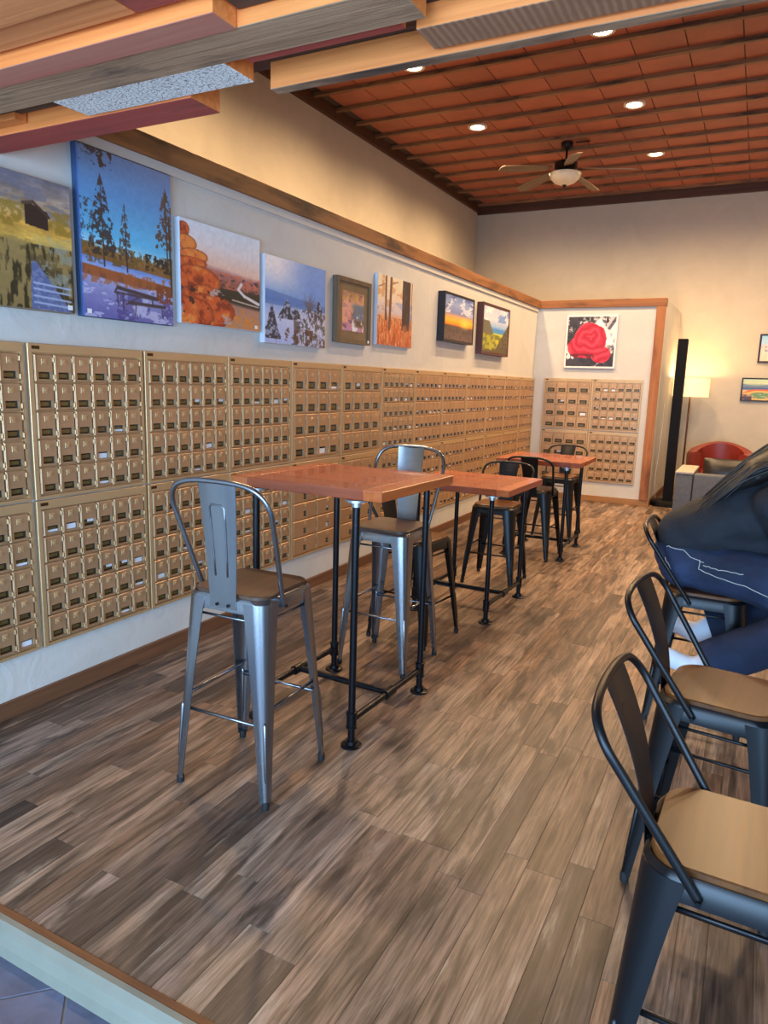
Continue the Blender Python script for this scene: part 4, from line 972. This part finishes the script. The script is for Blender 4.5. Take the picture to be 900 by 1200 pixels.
KN = {-1: [(2.66, -.085, .89), (2.86, -.13, .86), (3.07, -.215, .79), (2.90, -.225, .67), (2.72, -.21, .555)], 1: [(2.66, .085, .89), (2.86, .115, .86), (3.07, .13, .80), (2.90, .10, .68), (2.70, .07, .60)]}
for s in (-1, 1):
    k0, k1, k2, k3, k4 = [P(*q) for q in KN[s]]
    caps += [(P(2.65, s*.05, .885), .065, k1, .068), (k1, .068, k2, .058), (k2, .056, k3, .048), (k3, .048, k4, .036),
             (P(2.88, s*.14, 1.12), .055, P(3.03, s*.18, .93), .040), (P(3.03, s*.18, .93), .040, P(3.20, s*.06, 1.0), .026)]
    hc = Vector(P(3.24, s*.045, 1.015)); caps.append((P(3.205, s*.058, 1.0), .026, tuple(hc), .028, (1, .6, 1)))
    for k in range(4):
        base = hc+Vector((.012, s*.004, .036-.022*k)); L = (.045, .05, .047, .038)[k]; mid = base+Vector((L*.9, -s*.016, .0)); tip = mid+Vector((L*.55, -s*.030, -.004))
        caps += [(tuple(base), .0085, tuple(mid), .008), (tuple(mid), .008, tuple(tip), .0066)]
    caps += [(tuple(hc+Vector((-.01, 0, .022))), .011, tuple(hc+Vector((.02, -s*.012, .060))), .0092), (tuple(hc+Vector((.02, -s*.012, .060))), .0092, tuple(hc+Vector((.052, -s*.022, .064))), .0078)]
    caps.append((P(3.01, s*.082, 1.325), .015, P(3.015, s*.084, 1.305), .010))
caps.append((P(3.112, 0, 1.315), .008, P(3.114, 0, 1.297), .012))
person = blob('person', caps, MAT['skin'], None, .0085, 3)
tag(person, 'seated person leaning forward in navy sweatshirt and blue jeans, long dark hair', 'person')
jc_ = [(P(2.595, 0, .905), .122, P(2.66, 0, .90), .125, (1, 1.12, 1)), (P(2.585, .06, .86), .085, P(2.62, .06, .87), .09), (P(2.585, -.06, .86), .085, P(2.62, -.06, .87), .09)]
for s in (-1, 1):
    k0, k1, k2, k3, k4 = [P(*q) for q in KN[s]]
    jc_ += [(P(2.63, s*.06, .875), .095, k1, .095), (k1, .097, k2, .084), (k2, .082, k3, .084), (k3, .084, P(*[a+(b-a)*1.25 for a, b in zip(KN[s][3], KN[s][4])]), .080)]
jn = blob('jeans', jc_, MAT['denim'], person, .012, 4, .006, 3)
# cut the trouser legs open and flat at the hem
bm_ = BM(); bm_.from_mesh(jn.data)
for s in (-1, 1):
    k3, k4 = Vector(P(*KN[s][3])), Vector(P(*KN[s][4])); d = (k4-k3).normalized(); c = k4
    vs_ = [v for v in bm_.verts if v.co.z < .62 and (v.co-c).length < .26 and (v.co.y-PY)*s > (-.02 if s > 0 else .06)]
    st_ = set(vs_); es_ = [e for e in bm_.edges if e.verts[0] in st_ and e.verts[1] in st_]; fs_ = [f for f in bm_.faces if all(v in st_ for v in f.verts)]
    bmesh.ops.bisect_plane(bm_, geom=vs_+es_+fs_, plane_co=c, plane_no=d, clear_outer=True)
bmesh.ops.holes_fill(bm_, edges=[e for e in bm_.edges if e.is_boundary])
bm_.to_mesh(jn.data); bm_.free()
for p_ in jn.data.polygons: p_.use_smooth = len(p_.vertices) < 8
sw = [(P(2.575, 0, .968), .098, P(2.66, 0, 1.00), .12, (1, 1.35, 1)), (P(2.66, 0, 1.00), .12, P(2.78, 0, 1.06), .13, (1, 1.3, 1)), (P(2.78, 0, 1.06), .13, P(2.89, 0, 1.13), .12, (1, 1.35, 1)), (P(2.66, 0, .985), .105, P(2.84, 0, .985), .09, (1, 1.45, 1)), (P(2.91, 0, 1.16), .08, P(2.95, 0, 1.21), .06)]
for s in (-1, 1): sw += [(P(2.87, s*.15, 1.125), .080, P(3.035, s*.185, .935), .062), (P(3.035, s*.185, .935), .062, P(3.165, s*.085, .985), .042)]
sh = blob('sweatshirt', sw, MAT['navy'], person, .012, 4, .016, 8)
# hair: cap over the skull plus long locks falling down the back
hr = [(P(2.985, 0, 1.34), .085, P(3.01, 0, 1.365), .082), (P(2.96, 0, 1.33), .078, P(2.90, 0, 1.29), .07, (1, 1.3, 1)), (P(2.90, 0, 1.285), .07, P(2.80, 0, 1.225), .06, (1, 1.9, 1)), (P(2.80, 0, 1.22), .055, P(2.71, 0, 1.155), .032, (1, 2.6, 1))]
hb = blob('hair', hr, MAT['hair'], person, .011, 3, .006)
rh = random.Random(2); b = BM()
for k in range(240):
    yo = rh.uniform(-.15, .14); ln = rh.uniform(.55, 1.05); e = Vector(P(2.835-.20*ln+rh.uniform(-.01, .01), yo*1.15+rh.uniform(-.02, .02), 1.275-.16*ln-.05*abs(yo)*3+rh.uniform(-.02, .008)))
    st = Vector(P(2.97+rh.uniform(-.03, .03), yo*.55, 1.425-rh.uniform(0, .04)-.25*abs(yo))); m1 = Vector(P(2.875, yo*.85, 1.355-.14*abs(yo)*4+rh.uniform(-.01, .008))); m2 = (m1+e)/2+Vector((-.004, 0, .026))
    pts = spline([st, m1, m2, e], 4); n = len(pts); tube(b, pts, .006, 5, radii=[.0062*(1-(i/(n-1))**2.2)+.0006 for i in range(n)])
tag(obj('hair_locks', b, MAT['hair'], person, smooth=True), kind='stuff')
# feet tucked back under the seat
for s in (-1, 1):
    ax_, y, az = KN[s][4]
    f = blob('sock', [(P(ax_, y, az), .042, P(ax_-.04, y, az-.035), .041), (P(ax_-.04, y, az-.035), .044, P(ax_-.12, y, az-.012), .036, (1, 1, .9)), (P(ax_-.12, y, az-.012), .036, P(ax_-.145, y, az+.004), .026)], MAT['sock'], person, .009, 4)
MAT['stitch'] = plain('pale_stitch_thread', rgb(190, 186, 176), .8)
from mathutils.bvhtree import BVHTree
def hit(o, y, z, lift):
    bt_ = BVHTree.FromPolygons([v.co for v in o.data.vertices], [p.vertices for p in o.data.polygons])
    loc, nrm, _, _ = bt_.ray_cast(HCc+Vector((.4, y, z)), Vector((-1, 0, 0))); return loc+nrm*lift
def surf(o, pts, lift=.002):
    out = []; bt_ = BVHTree.FromPolygons([v.co for v in o.data.vertices], [p.vertices for p in o.data.polygons])
    for p in pts:
        loc, nrm, _, _ = bt_.find_nearest(Vector(p)); out.append(loc+nrm*lift)
    return out
def seam(pts):
    d = []
    for a, c in zip(pts, pts[1:]):
        a, c = Vector(a), Vector(c); d += [a.lerp(c, k/6) for k in range(6)]
    d.append(Vector(pts[-1])); b = BM(); tube(b, surf(jn, d), .0016, 5); obj('stitching', b, MAT['stitch'], jn)
def Q(x, z, y=-.25): return P(x, y, z)
seam([Q(2.50, .955, -.17), Q(2.58, .95, -.2), Q(2.64, .94)])
seam([Q(2.62, .955), Q(2.625, .88), Q(2.66, .865)])
seam([Q(2.64, .915), Q(2.70, .905), Q(2.78, .90)])
seam([Q(2.50, .90, -.14), Q(2.53, .87, -.19), Q(2.55, .82, -.2)])
seam([Q(2.66, .865), Q(2.85, .83), Q(3.02, .80)])
# face
MAT['eyew'] = plain('eye_white', rgb(232, 230, 226), .3); MAT['iris'] = plain('dark_iris', rgb(40, 26, 20), .2); MAT['lip'] = plain('lip', rgb(168, 96, 88), .5)
HCc = Vector(P(3.03, 0, 1.335))
for sd in (-1, 1):
    e = hit(person, sd*.034, .012, -.004)
    b = BM(); bmesh.ops.create_uvsphere(b, u_segments=14, v_segments=10, radius=.0125); eo = obj('eye', b, MAT['eyew'], person, smooth=True); eo.location = e; eo.scale = (.7, 1.1, .62)
    b = BM(); bmesh.ops.create_uvsphere(b, u_segments=12, v_segments=8, radius=.0062); io = obj('iris', b, MAT['iris'], eo, smooth=True); io.location = (.0085, 0, -.001)
    b = BM(); tube(b, [hit(person, sd*(.018+.011*k), .032+.003*math.sin(k*1.05), .001) for k in range(4)], .0028, 6); obj('eyebrow', b, MAT['hair'], person, smooth=True)
b = BM(); tube(b, [hit(person, .005*k, -.066, .0005) for k in range(-4, 5)], .004, 6, radii=[.001, .003, .004, .0045, .004, .0045, .004, .003, .001]); obj('mouth', b, MAT['lip'], person, smooth=True)
bpy.data.scenes.remove(TS)
